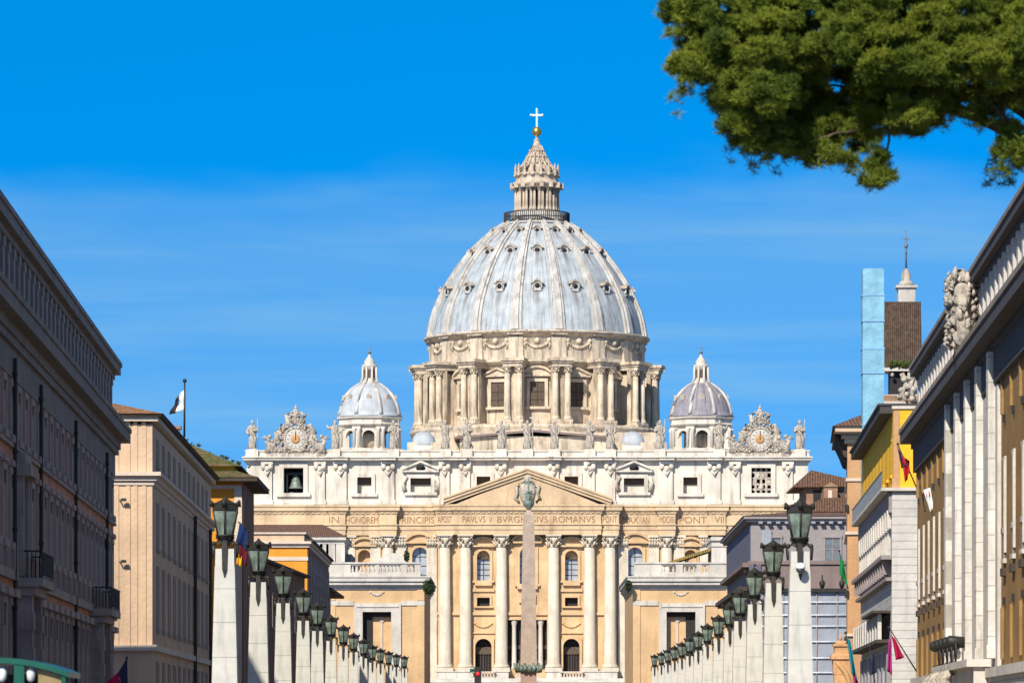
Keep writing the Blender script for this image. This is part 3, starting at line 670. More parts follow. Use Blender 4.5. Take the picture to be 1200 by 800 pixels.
# --- main dome
DD = 1050.0; sD = DD/F
DC = (X(629, DD), DD-BD, 0)
def dz(py): return Z(py, DD)
drum = MB().lathe([(23.3, dz(520)), (23.3, dz(441))], 96, close=False)
dr = drum.build('drum', M['drum'], bas, DC)
en2 = MB().lathe([(23.4, dz(441.5)), (24.0, dz(439)), (24.2, dz(436)), (25.3, dz(434)), (25.5, dz(431.5)), (24.6, dz(431))], 96, close=False)
en2.lathe([(25.0, dz(431)), (25.0, dz(405)), (25.4, dz(404)), (25.8, dz(402)), (26.7, dz(399.5)), (26.7, dz(397.5)), (25.6, dz(397))], 96, close=False)
en2.lathe([(29.6, dz(540)), (29.6, dz(512)), (30.0, dz(510)), (30.0, dz(507)), (29.2, dz(505.5)), (23, dz(505.5))], 96, close=False)
en2.build('drum_cornice', M['drum'], bas, DC)
prof = [(25.5, 397.2), (25.35, 392), (25.1, 385), (24.75, 377), (24.2, 368), (23.3, 357), (22.1, 345), (20.6, 332), (18.9, 319), (16.9, 306), (14.6, 293), (12.0, 281), (9.6, 271.5), (7.6, 265)]
MB().lathe([(r, dz(y)) for r, y in prof], 128, close=False).build('dome_shell', M['lead'], bas, DC)
def sweep(prof, w0, w1, h):               # a rib hugging the shell in the local +x direction
    mb = MB(); vs = []; n = len(prof)
    for i, (r, y) in enumerate(prof):
        t = i/(n-1); ww = w0+(w1-w0)*t; z = dz(y)
        j0, j1 = max(i-1, 0), min(i+1, n-1)
        tx, tz = prof[j1][0]-prof[j0][0], dz(prof[j1][1])-dz(prof[j0][1]); l = sqrt(tx*tx+tz*tz); nx, nz = tz/l, -tx/l
        for (lat, hh) in ((-ww, -.4), (-ww, h*.5), (-ww*.55, h*.55), (-ww*.5, h), (ww*.5, h), (ww*.55, h*.55), (ww, h*.5), (ww, -.4)):
            vs.append((r+nx*hh, lat, z+nz*hh))
    fs = []
    for i in range(n-1):
        for k in range(8):
            k2 = (k+1) % 8; fs.append((i*8+k, i*8+k2, (i+1)*8+k2, (i+1)*8+k))
    fs.append(tuple(range(8))); fs.append(tuple((n-1)*8+k for k in range(8)))
    return mb.add(vs, fs)
A16 = [-pi/2+2*pi*(k+.5)/16 for k in range(16)]     # rib and buttress directions
G16 = [-pi/2+2*pi*k/16 for k in range(16)]          # window directions
rib = sweep(prof, 1.5, .62, .95).build('rib', M['rib'], bas, DC, A16[0])
for a in A16[1:]: again(rib, bas, DC, a)
# dormers: three tiers in every gore
def dormer(r, py, sc, tilt):
    b = MB()
    b.prism_x([(-.7, -1.0), (.7, -1.0), (.7, .5), (.4, .95), (-.4, .95), (-.7, .5)], -1.2, .4)
    b.box(-1.0, .55, -1.0, 1.0, -1.3, -1.0)
    for s in (-1, 1): b.tube([(.3, s*.85, .5), (.45, s*1.05, -.3), (.3, s*.85, -1.0)], [.16, .2, .24], 6)
    return b
def dormer_hood():
    h = MB(); n = 8
    arc = [(1.2*sin(-1.25+2.5*k/n), .25+1.05*cos(-1.25+2.5*k/n)) for k in range(n+1)]; arc2 = [(.95*sin(1.25-2.5*k/n), .2+.8*cos(1.25-2.5*k/n)) for k in range(n+1)]
    h.prism_x(arc+arc2, -1.2, .72)
    for s in (-1, 1): h.box(-1.0, .72, s*1.28-.22, s*1.28+.22, .38, .66)
    h.lathe([(.26, 1.2), (.32, 1.45), (.08, 1.8)], 8, .2, 0)
    return h
for tier, (r, py, sc) in enumerate(((22.5, 345, 1.0), (15.95, 301, 1.0), (10.65, 275, .78))):
    first = None
    for a in G16:
        loc = (DC[0]+r*cos(a), DC[1]+r*sin(a), dz(py))
        if not first:
            first = dormer(r, py, sc, 0).build('dormer', M['rib'], bas, loc, a); first.scale = (sc,)*3; hd = dormer_hood().build('dormer_hood', M['dormer'], first)
            ho = MB().lathe([(.6, 0), (.6, .06)], 14).build('dormer_opening', M['dark'], first, (.42, 0, -.1), (0, pi/2, 0))
        else:
            o = again(first, bas, loc, a); o.scale = (sc,)*3
            again(ho, o, (.42, 0, -.1)).rotation_euler = (0, pi/2, 0); again(hd, o, (0, 0, 0))
# garlands on the drum attic
ga = MB()
for s in (-1, 1): ga.box(-.15, .5, s*4.55-.8*(s > 0)-0, s*4.55+.8*(s < 0), dz(431), dz(405)) if False else None
for k in range(-5, 6): ga.ball((.15, k*.5, dz(417)+.03*k*k*1.4), .42, 7)
ga.ball((.2, 0, dz(409.5)), .75, 8); ga.ball((.15, 2.7, dz(409)), .6, 8); ga.ball((.15, -2.7, dz(409)), .6, 8)
for s in (-1, 1): ga.tube([(.1, s*2.7, dz(410)), (.15, s*2.9, dz(414)), (.05, s*2.7, dz(419))], [.35, .3, .12], 6)
g0 = None
for a in G16:
    loc = (DC[0]+24.95*cos(a), DC[1]+24.95*sin(a), 0)
    if not g0: g0 = ga.build('garland', M['drum'], bas, loc, a)
    else: again(g0, bas, loc, a)
pa_ = MB(); pa_.box(-.3, .55, -1.75, 1.75, dz(430.5), dz(405)); pa_.box(-.3, 1.3, -1.95, 1.95, dz(402.6), dz(397.4)); pa_.box(-.3, .75, -1.9, 1.9, dz(431), dz(427.5))
p0 = None
for a in A16:
    loc = (DC[0]+25*cos(a), DC[1]+25*sin(a), 0)
    if not p0: p0 = pa_.build('drum_pier', M['drum'], bas, loc, a)
    else: again(p0, bas, loc, a)
# buttresses with paired columns
bt = MB(); bt.box(22.5, 27.6, -1.05, 1.05, dz(506), dz(444)); bt.box(22.5, 29.5, -2.25, 2.25, dz(440.5), dz(436.5)); bt.box(22.5, 29.9, -2.5, 2.5, dz(436.5), dz(434.2)); bt.box(22.5, 30.3, -2.85, 2.85, dz(434.2), dz(430.8))
bt.box(22.5, 29.7, -2.4, 2.4, dz(508), dz(503)); bt.box(26.6, 27.6, -2.2, 2.2, dz(503), dz(441))
cl2 = column_mb(.72, dz(502.5), dz(440.5), dz(447.5), 14)
b0 = None
for a in A16:
    if not b0:
        b0 = bt.build('buttress', M['drum'], bas, DC, a)
        q0 = cl2.build('buttress_column', M['drum'], b0, (28.45, -1.45, 0)); again(q0, b0, (28.45, 1.45, 0))
    else:
        b = again(b0, bas, DC, a); again(q0, b, (28.45, -1.45, 0)); again(q0, b, (28.45, 1.45, 0))
# drum windows
for kind in ('seg', 'tri'):
    w0 = None
    for i, a in enumerate(G16):
        if (i % 2 == 0) != (kind == 'seg'): continue
        loc = (DC[0]+23.3*cos(a), DC[1]+23.3*sin(a), 0)
        if not w0:
            w0 = frame(0, 1.7, dz(484.5), dz(456), -.25, .75, M['drum'], bas, False, kind, name='drum_window'); w0.location = loc; w0.rotation_euler = (0, 0, a+pi/2)
            pn = MB().box(-1.72, 1.72, -.28, -.2, dz(484.5), dz(456)).build('pane', M['room'], w0)
            ib = MB(); ib.box(-.1, .1, -.36, -.285, dz(484), dz(456)); ib.box(-1.7, 1.7, -.36, -.287, dz(468), dz(467)); ib.box(-1.7, 1.7, -.36, -.287, dz(477), dz(476)); ib = ib.build('glazing_bar', M['eave'], w0)
        else:
            o = again(w0, bas, loc, a+pi/2); again(pn, o, (0, 0, 0)); again(ib, o, (0, 0, 0))
# --- lantern on the dome
MB().lathe([(7.5, dz(266)), (8.1, dz(264.5)), (8.1, dz(262.5)), (7.6, dz(262)), (6.2, dz(262)), (6.2, dz(251)), (5.9, dz(250))], 48).build('lantern_platform', M['rib'], bas, DC)
ra = MB(); ra.lathe([(7.65, dz(251.2)), (7.8, dz(250.6)), (7.65, dz(250))], 48, close=False); ra.lathe([(7.65, dz(261.9)), (7.8, dz(261)), (7.65, dz(260.4))], 48, close=False); ra.lathe([(7.68, dz(256.9)), (7.76, dz(256.3)), (7.68, dz(255.9))], 48, close=False)
for k in range(96):
    a = 2*pi*k/96; ra.box(7.7*cos(a)-.1, 7.7*cos(a)+.1, 7.7*sin(a)-.1, 7.7*sin(a)+.1, dz(262), dz(250.4))
ra.build('railing', M['iron'], bas, DC)
MB().lathe([(3.4, dz(251)), (3.4, dz(222))], 32).build('lantern_core', M['room'], bas, DC)
lc = MB(); lc.box(3.1, 4.6, -.28, .28, dz(250.5), dz(222)); lc = lc.build('lantern_pier', M['lantern'], bas, DC, A16[0])
lk = column_mb(.34, dz(250), dz(222), dz(226), 12).build('lantern_column', M['lantern'], lc, (5.0, -.4, 0)); again(lk, lc, (5.0, .4, 0))
for a in A16[1:]:
    o = again(lc, bas, DC, a); again(lk, o, (5.0, -.4, 0)); again(lk, o, (5.0, .4, 0))
le = MB().lathe([(5.2, dz(222.5)), (5.6, dz(221.5)), (5.7, dz(219)), (6.1, dz(218)), (6.2, dz(216)), (5.1, dz(215.5)), (4.9, dz(207)), (5.3, dz(206)), (5.3, dz(204.5)), (4.1, dz(204))], 48)
for a in A16: le.box(5.9*cos(a)-.5, 5.9*cos(a)+.5, 5.9*sin(a)-.5, 5.9*sin(a)+.5, dz(222), dz(215.8))
le.build('lantern_entablature', M['lantern'], bas, DC)
cd = MB().lathe([(.5, dz(208)), (.5, dz(206)), (.25, dz(205)), (.42, dz(203)), (.2, dz(200.5)), (.34, dz(198.5)), (.06, dz(193))], 10).build('candelabrum', M['lantern'], bas, (DC[0]+5.1*cos(A16[0]), DC[1]+5.1*sin(A16[0]), 0))
for a in A16[1:]: again(cd, bas, (DC[0]+5.1*cos(a), DC[1]+5.1*sin(a), 0))
sp_ = MB().lathe([(4.1, dz(206)), (3.9, dz(200)), (3.2, dz(195)), (2.4, dz(187)), (1.6, dz(178)), (.95, dz(171)), (.7, dz(167)), (.55, dz(164))], 32)
for a in A16:
    c, s = cos(a), sin(a)
    sp_.tube([(c*4.4, s*4.4, dz(204)), (c*4.5, s*4.5, dz(198)), (c*3.4, s*3.4, dz(194)), (c*2.5, s*2.5, dz(186)), (c*1.1, s*1.1, dz(171))], [.35, .3, .28, .22, .15], 6)
for k, (rr, yy) in enumerate(((3.0, 192), (2.2, 184), (1.55, 177))):
    for a in G16: sp_.ball((rr*1.05*cos(a), rr*1.05*sin(a), dz(yy)), .3, 6)
sp_.build('lantern_spire', M['lantern'], bas, DC)
MB().lathe([(.5, dz(167)), (.85, dz(164.5)), (.35, dz(163)), (.3, dz(160)), (.6, dz(159.4))], 14).build('spire_neck', M['dormer'], bas, DC)
MB().ball((0, 0, dz(154.4)), 1.15, 24).build('gilt_ball', M['gold'], bas, DC)
x_ = MB(); x_.box(-.22, .22, -.2, .2, dz(149.5), dz(128.5)); x_.box(-1.35, 1.35, -.19, .19, dz(136.3), dz(134))
for c, z in ((-1.35, dz(135.1)), (1.35, dz(135.1)), (0, dz(128.5))): x_.ball((c, 0, z), .34, 8)
x_.build('cross', M['cross'], bas, DC)

# --- two smaller cupolas on the roof
def cupola(px, mat, core):
    D = 960.0; z = lambda py: Z(py, D); ce = (X(px, D), D-BD, 0)
    root = MB().lathe([(7.0, z(489.5)), (7.15, z(488)), (6.8, z(487)), (6.75, z(483)), (6.5, z(477)), (6.0, z(470)), (5.2, z(463)), (4.1, z(456.5)), (2.9, z(451.5)), (1.9, z(449))], 48, close=False).build('cupola', mat, bas, ce)
    e = MB(); e.lathe([(6.2, z(503)), (6.5, z(501)), (7.0, z(500)), (7.2, z(498.5)), (7.0, z(497.5)), (6.95, z(493)), (7.45, z(491.5)), (7.5, z(490)), (6.6, z(489.5)), (5.4, z(490)), (5.4, z(503))], 8, a0=pi/8, smooth=False, close=False)
    e.build('cupola_cornice', M['attic'], root)
    pp = [(7.0, 487), (6.72, 483), (6.5, 477), (6.0, 470), (5.2, 463), (4.1, 456.5), (2.9, 451.5), (1.9, 449)]
    for k in range(8):
        a = pi/8+k*pi/4-pi/2; c, s = cos(a), sin(a)
        MB().tube([(c*r, s*r, z(y)) for r, y in pp], [.42]*5+[.36, .3, .25], 6).build('cupola_rib', M['rib'], root)
        q = MB(); q.box(4.9, 6.6, -.75, .75, z(530), z(502)); q.box(4.8, 6.9, -.95, .95, z(504), z(501.5)); q.box(4.8, 6.9, -.95, .95, z(530), z(525))
        q.lathe([(.38, z(526)), (.33, z(506)), (.5, z(503))], 10, 6.75, -.55); q.lathe([(.38, z(526)), (.33, z(506)), (.5, z(503))], 10, 6.75, .55)
        q.build('cupola_pier', M['attic'], root, (0, 0, 0), a)
        q = MB(); h = 1.35; zz = z(513); q.prism
        poly = [(-1.9, z(502.5)), (1.9, z(502.5)), (1.9, zz), (h, zz)]+[(h*cos(t), zz+h*sin(t)) for t in [pi*j/8 for j in range(1, 8)]]+[(-h, zz), (-1.9, zz)]
        g = MB(); pv = [(5.75, u, v) for u, v in poly]+[(5.2, u, v) for u, v in poly]; n = len(poly)
        g.add(pv, [tuple(range(n)), tuple(range(2*n-1, n-1, -1))]+[(i, (i+1) % n, n+(i+1) % n, n+i) for i in range(n)])
        g.build('cupola_arch', M['attic'], root, (0, 0, 0), a+pi/8)
    for k in range(8):
        a = k*pi/4-pi/2
        d = MB(); d.prism_x([(-.55, -.6), (.55, -.6), (.55, .3), (0, .75), (-.55, .3)], -1.0, .3); d.build('cupola_dormer', M['dormer'], root, (5.6*cos(a), 5.6*sin(a), z(467)), a)
    l = MB().lathe([(2.2, z(450)), (1.75, z(447.5)), (1.5, z(446)), (1.25, z(445)), (1.2, z(432)), (1.6, z(430)), (1.65, z(427.5)), (1.0, z(427)), (1.2, z(424)), (.7, z(420)), (.3, z(417)), (.12, z(414))], 16).build('cupola_lantern', M['white'], root)
    for k in range(8):
        a = pi/8+k*pi/4; c, s = cos(a), sin(a)
        MB().tube([(c*2.1, s*2.1, z(450)), (c*1.6, s*1.6, z(443)), (c*1.55, s*1.55, z(430))], [.3, .24, .22], 6).build('lantern_strut', M['white'], root)
        a += pi/8
        MB().box(1.1, 1.28, -.28, .28, z(443), z(433)).build('lantern_opening', M['room'], root, (0, 0, 0), a)
    f = MB(); f.ball((0, 0, z(413)), .38, 10); f.box(-.07, .07, -.07, .07, z(413), z(404)); f.box(-.45, .45, -.06, .06, z(408.5), z(407.7)); f.build('finial', M['bronze'], root)
    MB().lathe([(core, z(527)), (core, z(509)), (core*.8, z(507))], 16).build('cupola_core', M['drum'], root)
    MB().lathe([(8.4, z(545)), (8.4, z(528)), (7.6, z(527)), (3, z(526.8))], 8, a0=pi/8, smooth=False).build('cupola_base', M['attic'], root)
cupola(433, M['lead_b'], 3.3); cupola(821.5, M['lead_r'], 1.9)

# --- statues along the roof
def statue(px, seed, label, arm, prop=None, D=BD, h=5.9, py=526.6):
    rg = random.Random(seed); b = MB(); u = h/6.0
    lean = rg.uniform(-.12, .12)
    b.box(-.8, .8, -.6, .6, 0, .25)
    b.lathe([(.95*u, .2), (1.0*u, .6*u), (.86*u, 1.6*u), (.80*u, 2.6*u), (.88*u, 3.3*u), (.95*u, 4.1*u), (.98*u, 4.6*u), (.62*u, 4.95*u), (.26*u, 5.1*u), (.24*u, 5.25*u)], 22, lean, 0, fold=.09, nf=rg.choice((5, 6, 7)), sy=.75)
    b.ball((lean+.03, -.06, 5.6*u), .40*u, 12, 1.2); b.ball((lean+.03, -.28*u, 5.33*u), .24*u, 8, 1.3)
    sides = {'out': [(.8, 0, 4.6), (1.5, -.3, 4.3), (2.0, -.5, 5.0)], 'low': [(.85, 0, 4.6), (1.2, -.2, 3.6), (.7, -.85, 3.1)], 'up': [(.8, 0, 4.6), (1.25, -.3, 4.9), (1.2, -.4, 5.9)], 'chest': [(.85, 0, 4.5), (1.1, -.5, 3.7), (.2, -.95, 4.0)]}
    for s, kind in zip((-1, 1), arm):
        b.tube([(lean+s*x*u, y*u, z*u) for x, y, z in sides[kind]], [.36*u, .3*u, .17*u], 8)
    b.tube([(lean-.9*u, -.3*u, 4.5*u), (lean+.1, -.85*u, 3.4*u), (lean+.85*u, -.5*u, 2.2*u), (lean+.6*u, -.55*u, .6*u)], [.22*u, .3*u, .34*u, .2*u], 8)   # mantle fold
    if prop == 'cross':
        b.tube([(1.25*u, -.45*u, .1), (1.25*u, -.45*u, 7.4*u)], .15*u, 6); b.box(.5*u, 2.0*u, -.58*u, -.32*u, 6.35*u, 6.65*u)
    if prop == 'staff': b.tube([(1.25*u, -.45*u, .1), (1.2*u, -.45*u, 6.2*u)], .11*u, 6)
    if prop == 'x':
        for s in (-1, 1): b.tube([(s*1.5*u, .35*u, .3), (-s*1.3*u, .35*u, 5.4*u)], .2*u, 6)
    b.v = [(x*.86, y*.86, z) for x, y, z in b.v]
    o = b.build('statue', M['statue'], None, (wx(px, D), D-.1, wz(py, D)))
    tag(o, label, 'statue', 'statues along the roof balustrade')
for p, sd_, arm, prop, lab in (
    (296, 1, ('low', 'chest'), 'staff', 'stone saint statue at the far left end of the basilica roof balustrade'),
    (392, 2, ('out', 'low'), None, 'stone saint statue just left of the clean grey cupola, right of the left clock'),
    (461, 3, ('chest', 'low'), 'staff', 'stone saint statue in front of the right side of the clean grey cupola'),
    (522, 4, ('up', 'out'), None, 'stone statue with raised arm just right of the left pale roof saucer dome'),
    (547, 5, ('low', 'chest'), 'x', 'stone statue with crossed beams, fifth from the left on the roof balustrade'),
    (587, 6, ('chest', 'out'), 'staff', 'stone saint statue next on the left of the central cross bearing figure'),
    (618, 7, ('up', 'up'), 'cross', 'central stone statue holding a tall cross above the pediment point'),
    (650, 8, ('up', 'low'), None, 'stone saint statue next on the right of the central cross bearing figure'),
    (691, 9, ('out', 'chest'), None, 'stone statue with outstretched arm, fifth from the right on the roof balustrade'),
    (715, 10, ('low', 'low'), None, 'broad stone saint statue just left of the right pale roof saucer dome'),
    (773, 11, ('chest', 'low'), 'staff', 'stone saint statue at the left edge of the rust stained cupola'),
    (843, 12, ('low', 'out'), None, 'stone saint statue between the rust stained cupola and the right clock'),
    (937, 13, ('chest', 'chest'), 'staff', 'stone saint statue at the far right end of the basilica roof balustrade')):
    statue(p, sd_, lab, arm, prop)
# bell in the left attic opening
be = thing('bell', 'green bronze bell hanging in the left attic opening of the basilica', 'bell', (wx(346, BD), BD+2.6, wz(575, BD)))
MB().lathe([(1.5, .6), (1.45, .75), (1.1, 1.4), (.85, 2.3), (.75, 2.9), (.45, 3.25), (.15, 3.4)], 20).build('bell_body', M['bronze'], be)
b = MB(); b.box(-2, 2, -.25, .25, 3.35, 3.9); b.box(-.2, .2, -.2, .2, 3.2, 4.0); b.build('headstock', M['lamp_metal'], be)
b = MB()
for s in (-1, 1): b.box(s*1.75-.14, s*1.75+.14, -.3, .3, -.3, 3.4)
b.box(-1.9, 1.9, -.28, .28, -.35, -.1); b.build('bell_frame', M['bronze'], be)
MB().ball((0, 0, .5), .28, 10).build('clapper', M['iron'], be)

# ------------------------------------------------------------------ obelisk
OD = 720.0; ob = thing('obelisk', 'tall plain red granite obelisk with bronze cross in front of the basilica', 'obelisk', (wx(619.5, OD), OD, zg(OD)))
oz = lambda py: wz(py, OD)-zg(OD)
MB().taper(0, 0, oz(781), oz(603), 1.34, 1.34, .90, .90).build('shaft', M['granite'], ob)
MB().taper(0, 0, oz(603), oz(596.5), .9, .9, .12, .12).build('obelisk_tip', M['granite'], ob)
b = MB(); b.lathe([(.2, oz(598.5)), (.35, oz(596)), (.8, oz(592)), (.95, oz(588)), (.5, oz(584.5)), (.28, oz(582))], 12)
for dx, y, r in ((-.45, 589, .5), (.45, 589, .5), (0, 584.5, .5), (-.3, 586, .4), (.3, 586, .4)): b.ball((dx, -.1, oz(y)), r, 8, 1.1)
for k in range(8):
    a = 2*pi*k/8; b.tube([(0, 0, oz(578.5)), (.85*cos(a), 0, oz(578.5)+.85*sin(a))], [.32, .03], 6)
b.box(-.14, .14, -.12, .12, oz(578), oz(560)); b.box(-.75, .75, -.11, .11, oz(567), oz(565.2))
b.build('bronze_cross', M['bronze'], ob)
MB().box(-1.28, 1.28, -1.28, 1.28, oz(791.5)-1, oz(786)).build('socle', M['granite_b'], ob)
b = MB(); b.box(-1.42, 1.42, -1.42, 1.42, oz(786.2), oz(784.6))
for k in range(16):
    a = 2*pi*k/16; r_ = 1.75
    b.tube([(r_*cos(a), r_*sin(a), oz(786.5)), (r_*1.1*cos(a+.12), r_*1.1*sin(a+.12), oz(782)), (r_*cos(a), r_*sin(a), oz(778.5-2*(k % 2)))], [.42, .38, .16], 7)
for s in (-1, 1): b.tube([(s*1.5, -1.5, oz(786)), (s*2.2, -1.7, oz(781)), (s*2.4, -1.6, oz(776.5))], [.35, .3, .1], 7)
b.build('bronze_lions', M['bronze'], ob)
b = MB(); b.taper(0, 0, -.2, 2.2, 4.2, 4.2, 3.9, 3.9); b.taper(0, 0, 2.2, oz(791.5)-.9, 1.7, 1.7, 1.6, 1.6); b.build('pedestal', M['granite_b'], ob)

# ------------------------------------------------------------------ lamp pillars
def make_lamp():
    r = thing('street_lamp', 'x', 'street lamp', group='stone lamp pillars lining the street')
    p = MB(); H = 9.1; hw = lambda z: .60-.215*z/H
    p.taper(0, 0, -1.2, .55, .85, .85, .8, .8)
    z = .55; hs = [1.35, 1.45, 1.4, 1.4, 1.35]; 
    for h in hs: p.taper(0, 0, z, z+h-.02, hw(z), hw(z), hw(z+h), hw(z+h)); p.taper(0, 0, z+h-.021, z+h+.001, hw(z+h)-.02, hw(z+h)-.02, hw(z+h)-.02, hw(z+h)-.02); z += h
    p.taper(0, 0, z, H-.72, hw(z), hw(z), hw(H-.72), hw(H-.72))
    for s in (-1, 1): p.taper(s*.245, 0, H-.721, H, .14, hw(H-.72), .125, hw(H)-.03)
    p.build('pillar', M['pillar'], r)
    c = MB()                                     # iron cradle: stem through the fork, scroll arms over the shoulders
    c.box(-.10, .10, -.46, .46, H-.85, H+.28); c.taper(0, -.43, H-1.15, H-.84, .02, .02, .09, .05); c.taper(0, .43, H-1.15, H-.84, .02, .02, .09, .05)
    for s in (-1, 1):
        c.tube([(0, 0, H+.18), (s*.3, 0, H+.32), (s*.5, 0, H+.12), (s*.47, 0, H-.35)], [.08, .075, .07, .05], 8)
        c.tube([(s*.1, 0, H+.3), (s*.34, 0, H+.46), (s*.30, 0, H+.62)], .06, 8)
        c.ball((s*.46, 0, H+.22), .1, 8)
    c.lathe([(.12, H+.1), (.2, H+.3), (.16, H+.42), (.36, H+.5), (.40, H+.56)], 12)
    c.build('cradle', M['lamp_metal'], r)
    z0 = H+.54; la = MB(); n = 6; rb, rt, hh = .34, .555, 1.0
    for k in range(n):                           # glazed lantern: panes between dark corner bars
        a0, a1 = 2*pi*k/n+pi/6, 2*pi*(k+1)/n+pi/6
        la.tube([(rb*cos(a0), rb*sin(a0), z0), (rt*cos(a0), rt*sin(a0), z0+hh)], .035, 6)
        la.tube([(rb*cos(a0), rb*sin(a0), z0), (rb*cos(a1), rb*sin(a1), z0)], .04, 6)
        la.tube([(rt*1.05*cos(a0), rt*1.05*sin(a0), z0+hh+.2), (rt*1.2*cos(a0), rt*1.2*sin(a0), z0+hh+.42)], [.13, .02], 5)   # pointed crest at each corner
    la.lathe([(rt, z0+hh), (rt*1.04, z0+hh+.02), (rt*1.08, z0+hh+.24), (rt*1.12, z0+hh+.27), (rt*.75, z0+hh+.33), (rt*.4, z0+hh+.42), (.1, z0+hh+.5), (.03, z0+hh+.6)], n, a0=pi/6, smooth=False)
    la = la.build('lantern', M['lamp_metal'], r)
    MB().lathe([(rb-.02, z0+.01), (rt-.03, z0+hh-.01)], n, a0=pi/6, smooth=False).build('lamp_glass', M['lamp_glass'], la)
    return r
lp0 = make_lamp()
ORD = ['first', 'second', 'third', 'fourth', 'fifth', 'sixth', 'seventh', 'eighth', 'ninth', 'tenth', 'eleventh', 'twelfth', 'thirteenth', 'fourteenth']
LL = [(264, 643), (303, 682), (332, 706.5), (355.5, 727), (372, 739), (388, 750.5), (402.5, 759), (414.5, 766), (426, 771), (436.5, 776), (446, 779), (455.5, 781), (464.5, 783), (474, 784.5)]
RL = [(937, 646), (906, 683), (884, 708), (867, 727.5), (855, 739), (842, 750), (829, 757.5), (818, 764), (808, 768.5), (799, 773), (790.5, 776), (782.5, 778.5), (775, 781), (767, 783)]
used = False
for side, L_ in (('left', LL), ('right', RL)):
    for i, (px, py) in enumerate(L_):
        D = 179+36.3*i if i < 10 else 505.7+(i-9)*34
        zt = wz(py, D); o = lp0 if not used else dup(lp0)
        used = True
        o.location = (wx(px, D), D, zt-9.1)
        o.rotation_euler = (0, 0, 0)
        o['label'] = f'white stone lamp pillar with dark lantern, {ORD[i]} from the front in the {side} row'
# dome camera on the nearest right-hand pillar
D = 178.2; sc = thing('security_camera', 'white and black dome security camera on the nearest right lamp pillar', 'camera', (wx(938, D), D, wz(666, D)))
MB().lathe([(.05, .24), (.16, .2), (.2, .08), (.2, 0)], 16).build('camera_housing', M['lampw'], sc)
MB().lathe([(.18, -.002), (.17, -.08), (.12, -.15), (.03, -.19)], 16).build('camera_dome', M['glass_d'], sc)
MB().box(-.05, .05, .1, .45, .05, .2).build('camera_bracket', M['iron'], sc)

# ------------------------------------------------------------------ street buildings
class Street:
    """a wall along the street: s runs away from the camera, o is how far a piece stands out towards the street, z is height"""
    def __init__(s, px, D, vp, side):
        s.p = np.array([wx(px, D), D]); d = np.array([(vp-600)/F, 1.0]); s.d = d/np.linalg.norm(d); s.side = side; s.ang = atan2(s.d[1], s.d[0])
    def solve(s, px):                 # distance along the wall at which photo column px meets it
        k = (px-600)/F
        t = (k*s.p[1]-s.p[0])/(s.d[0]-k*s.d[1]); return t, s.p[1]+t*s.d[1]
    def root(s, name, label, cat): return thing(name, label, cat, (s.p[0], s.p[1], 0), s.ang)
    def box(s, mb, s0, s1, o0, o1, z0, z1):
        # local x along the wall, local y: left wall faces -y, right wall faces +y
        k = s.side; return mb.box(s0, s1, min(k*o0, k*o1), max(k*o0, k*o1), z0, z1)
def wallwin(st, mb_f, s, z0, z1, w, t=.28, dep=.22):
    st.box(mb_f, s-w-t, s-w, 0, dep, z0, z1); st.box(mb_f, s+w, s+w+t, 0, dep, z0, z1); st.box(mb_f, s-w-t, s+w+t, 0, dep+.03, z1, z1+t); st.box(mb_f, s-w-t*1.5, s+w+t*1.5, 0, dep+.15, z0-t, z0)

# --- left palazzo in the shade
ST = Street(133, 319, 440, -1)        # wall end corner farthest from the camera; s < 0 comes nearer
P1 = ST.root('palazzo', 'long shaded pinkish brown palazzo with heavy cornice at the left edge', 'building')
NEAR = -150
b = MB(); ST.box(b, NEAR, 0, -18, 0, 0, 22.0); b.build('wall', M['pal'], P1)
b = MB(); ST.box(b, NEAR, -.4, -17, -.3, 22, 26.8); b.build('attic', M['pal_attic'], P1)
b = MB(); ST.box(b, NEAR, .1, -18, .12, 19.9, 21.4); ST.box(b, NEAR, .3, -18, .35, 21.4, 21.8); ST.box(b, NEAR, .5, -18, .5, 21.8, 22.3); ST.box(b, NEAR, 1.05, -18, 1.15, 22.3, 23.0); ST.box(b, NEAR, 1.15, -18, 1.25, 23.0, 23.3); b.build('main_cornice', M['cornice_g'], P1)
b = MB(); ST.box(b, NEAR, .2, -18, .1, 26.8, 27.15); ST.box(b, NEAR, .5, -18, .5, 27.15, 27.7); ST.box(b, NEAR, .6, -18, .6, 27.7, 28.0); b.build('roof_cornice', M['cornice_g'], P1)
b = MB(); ST.box(b, NEAR, -1, -16, -1, 28.0, 28.4); b.build('roof', M['tile'], P1)
s = -1.5; first = None
while s > -140:
    if not first:
        b = MB(); ST.box(b, -.5, .5, -.3, -.02, 23.3, 26.8); ST.box(b, -.6, .6, -.3, .04, 26.3, 26.79); first = b.build('attic_pilaster', M['pal_trim'], P1, (s, 0, 0))
        b = MB(); ST.box(b, -.75, .75, -.3, -.26, 24.0, 26.4); aw = b.build('attic_window', M['glass_d'], P1, (s-1.65, 0, 0))
    else: again(first, P1, (s, 0, 0)); again(aw, P1, (s-1.65, 0, 0))
    s -= 3.3
wins = {}
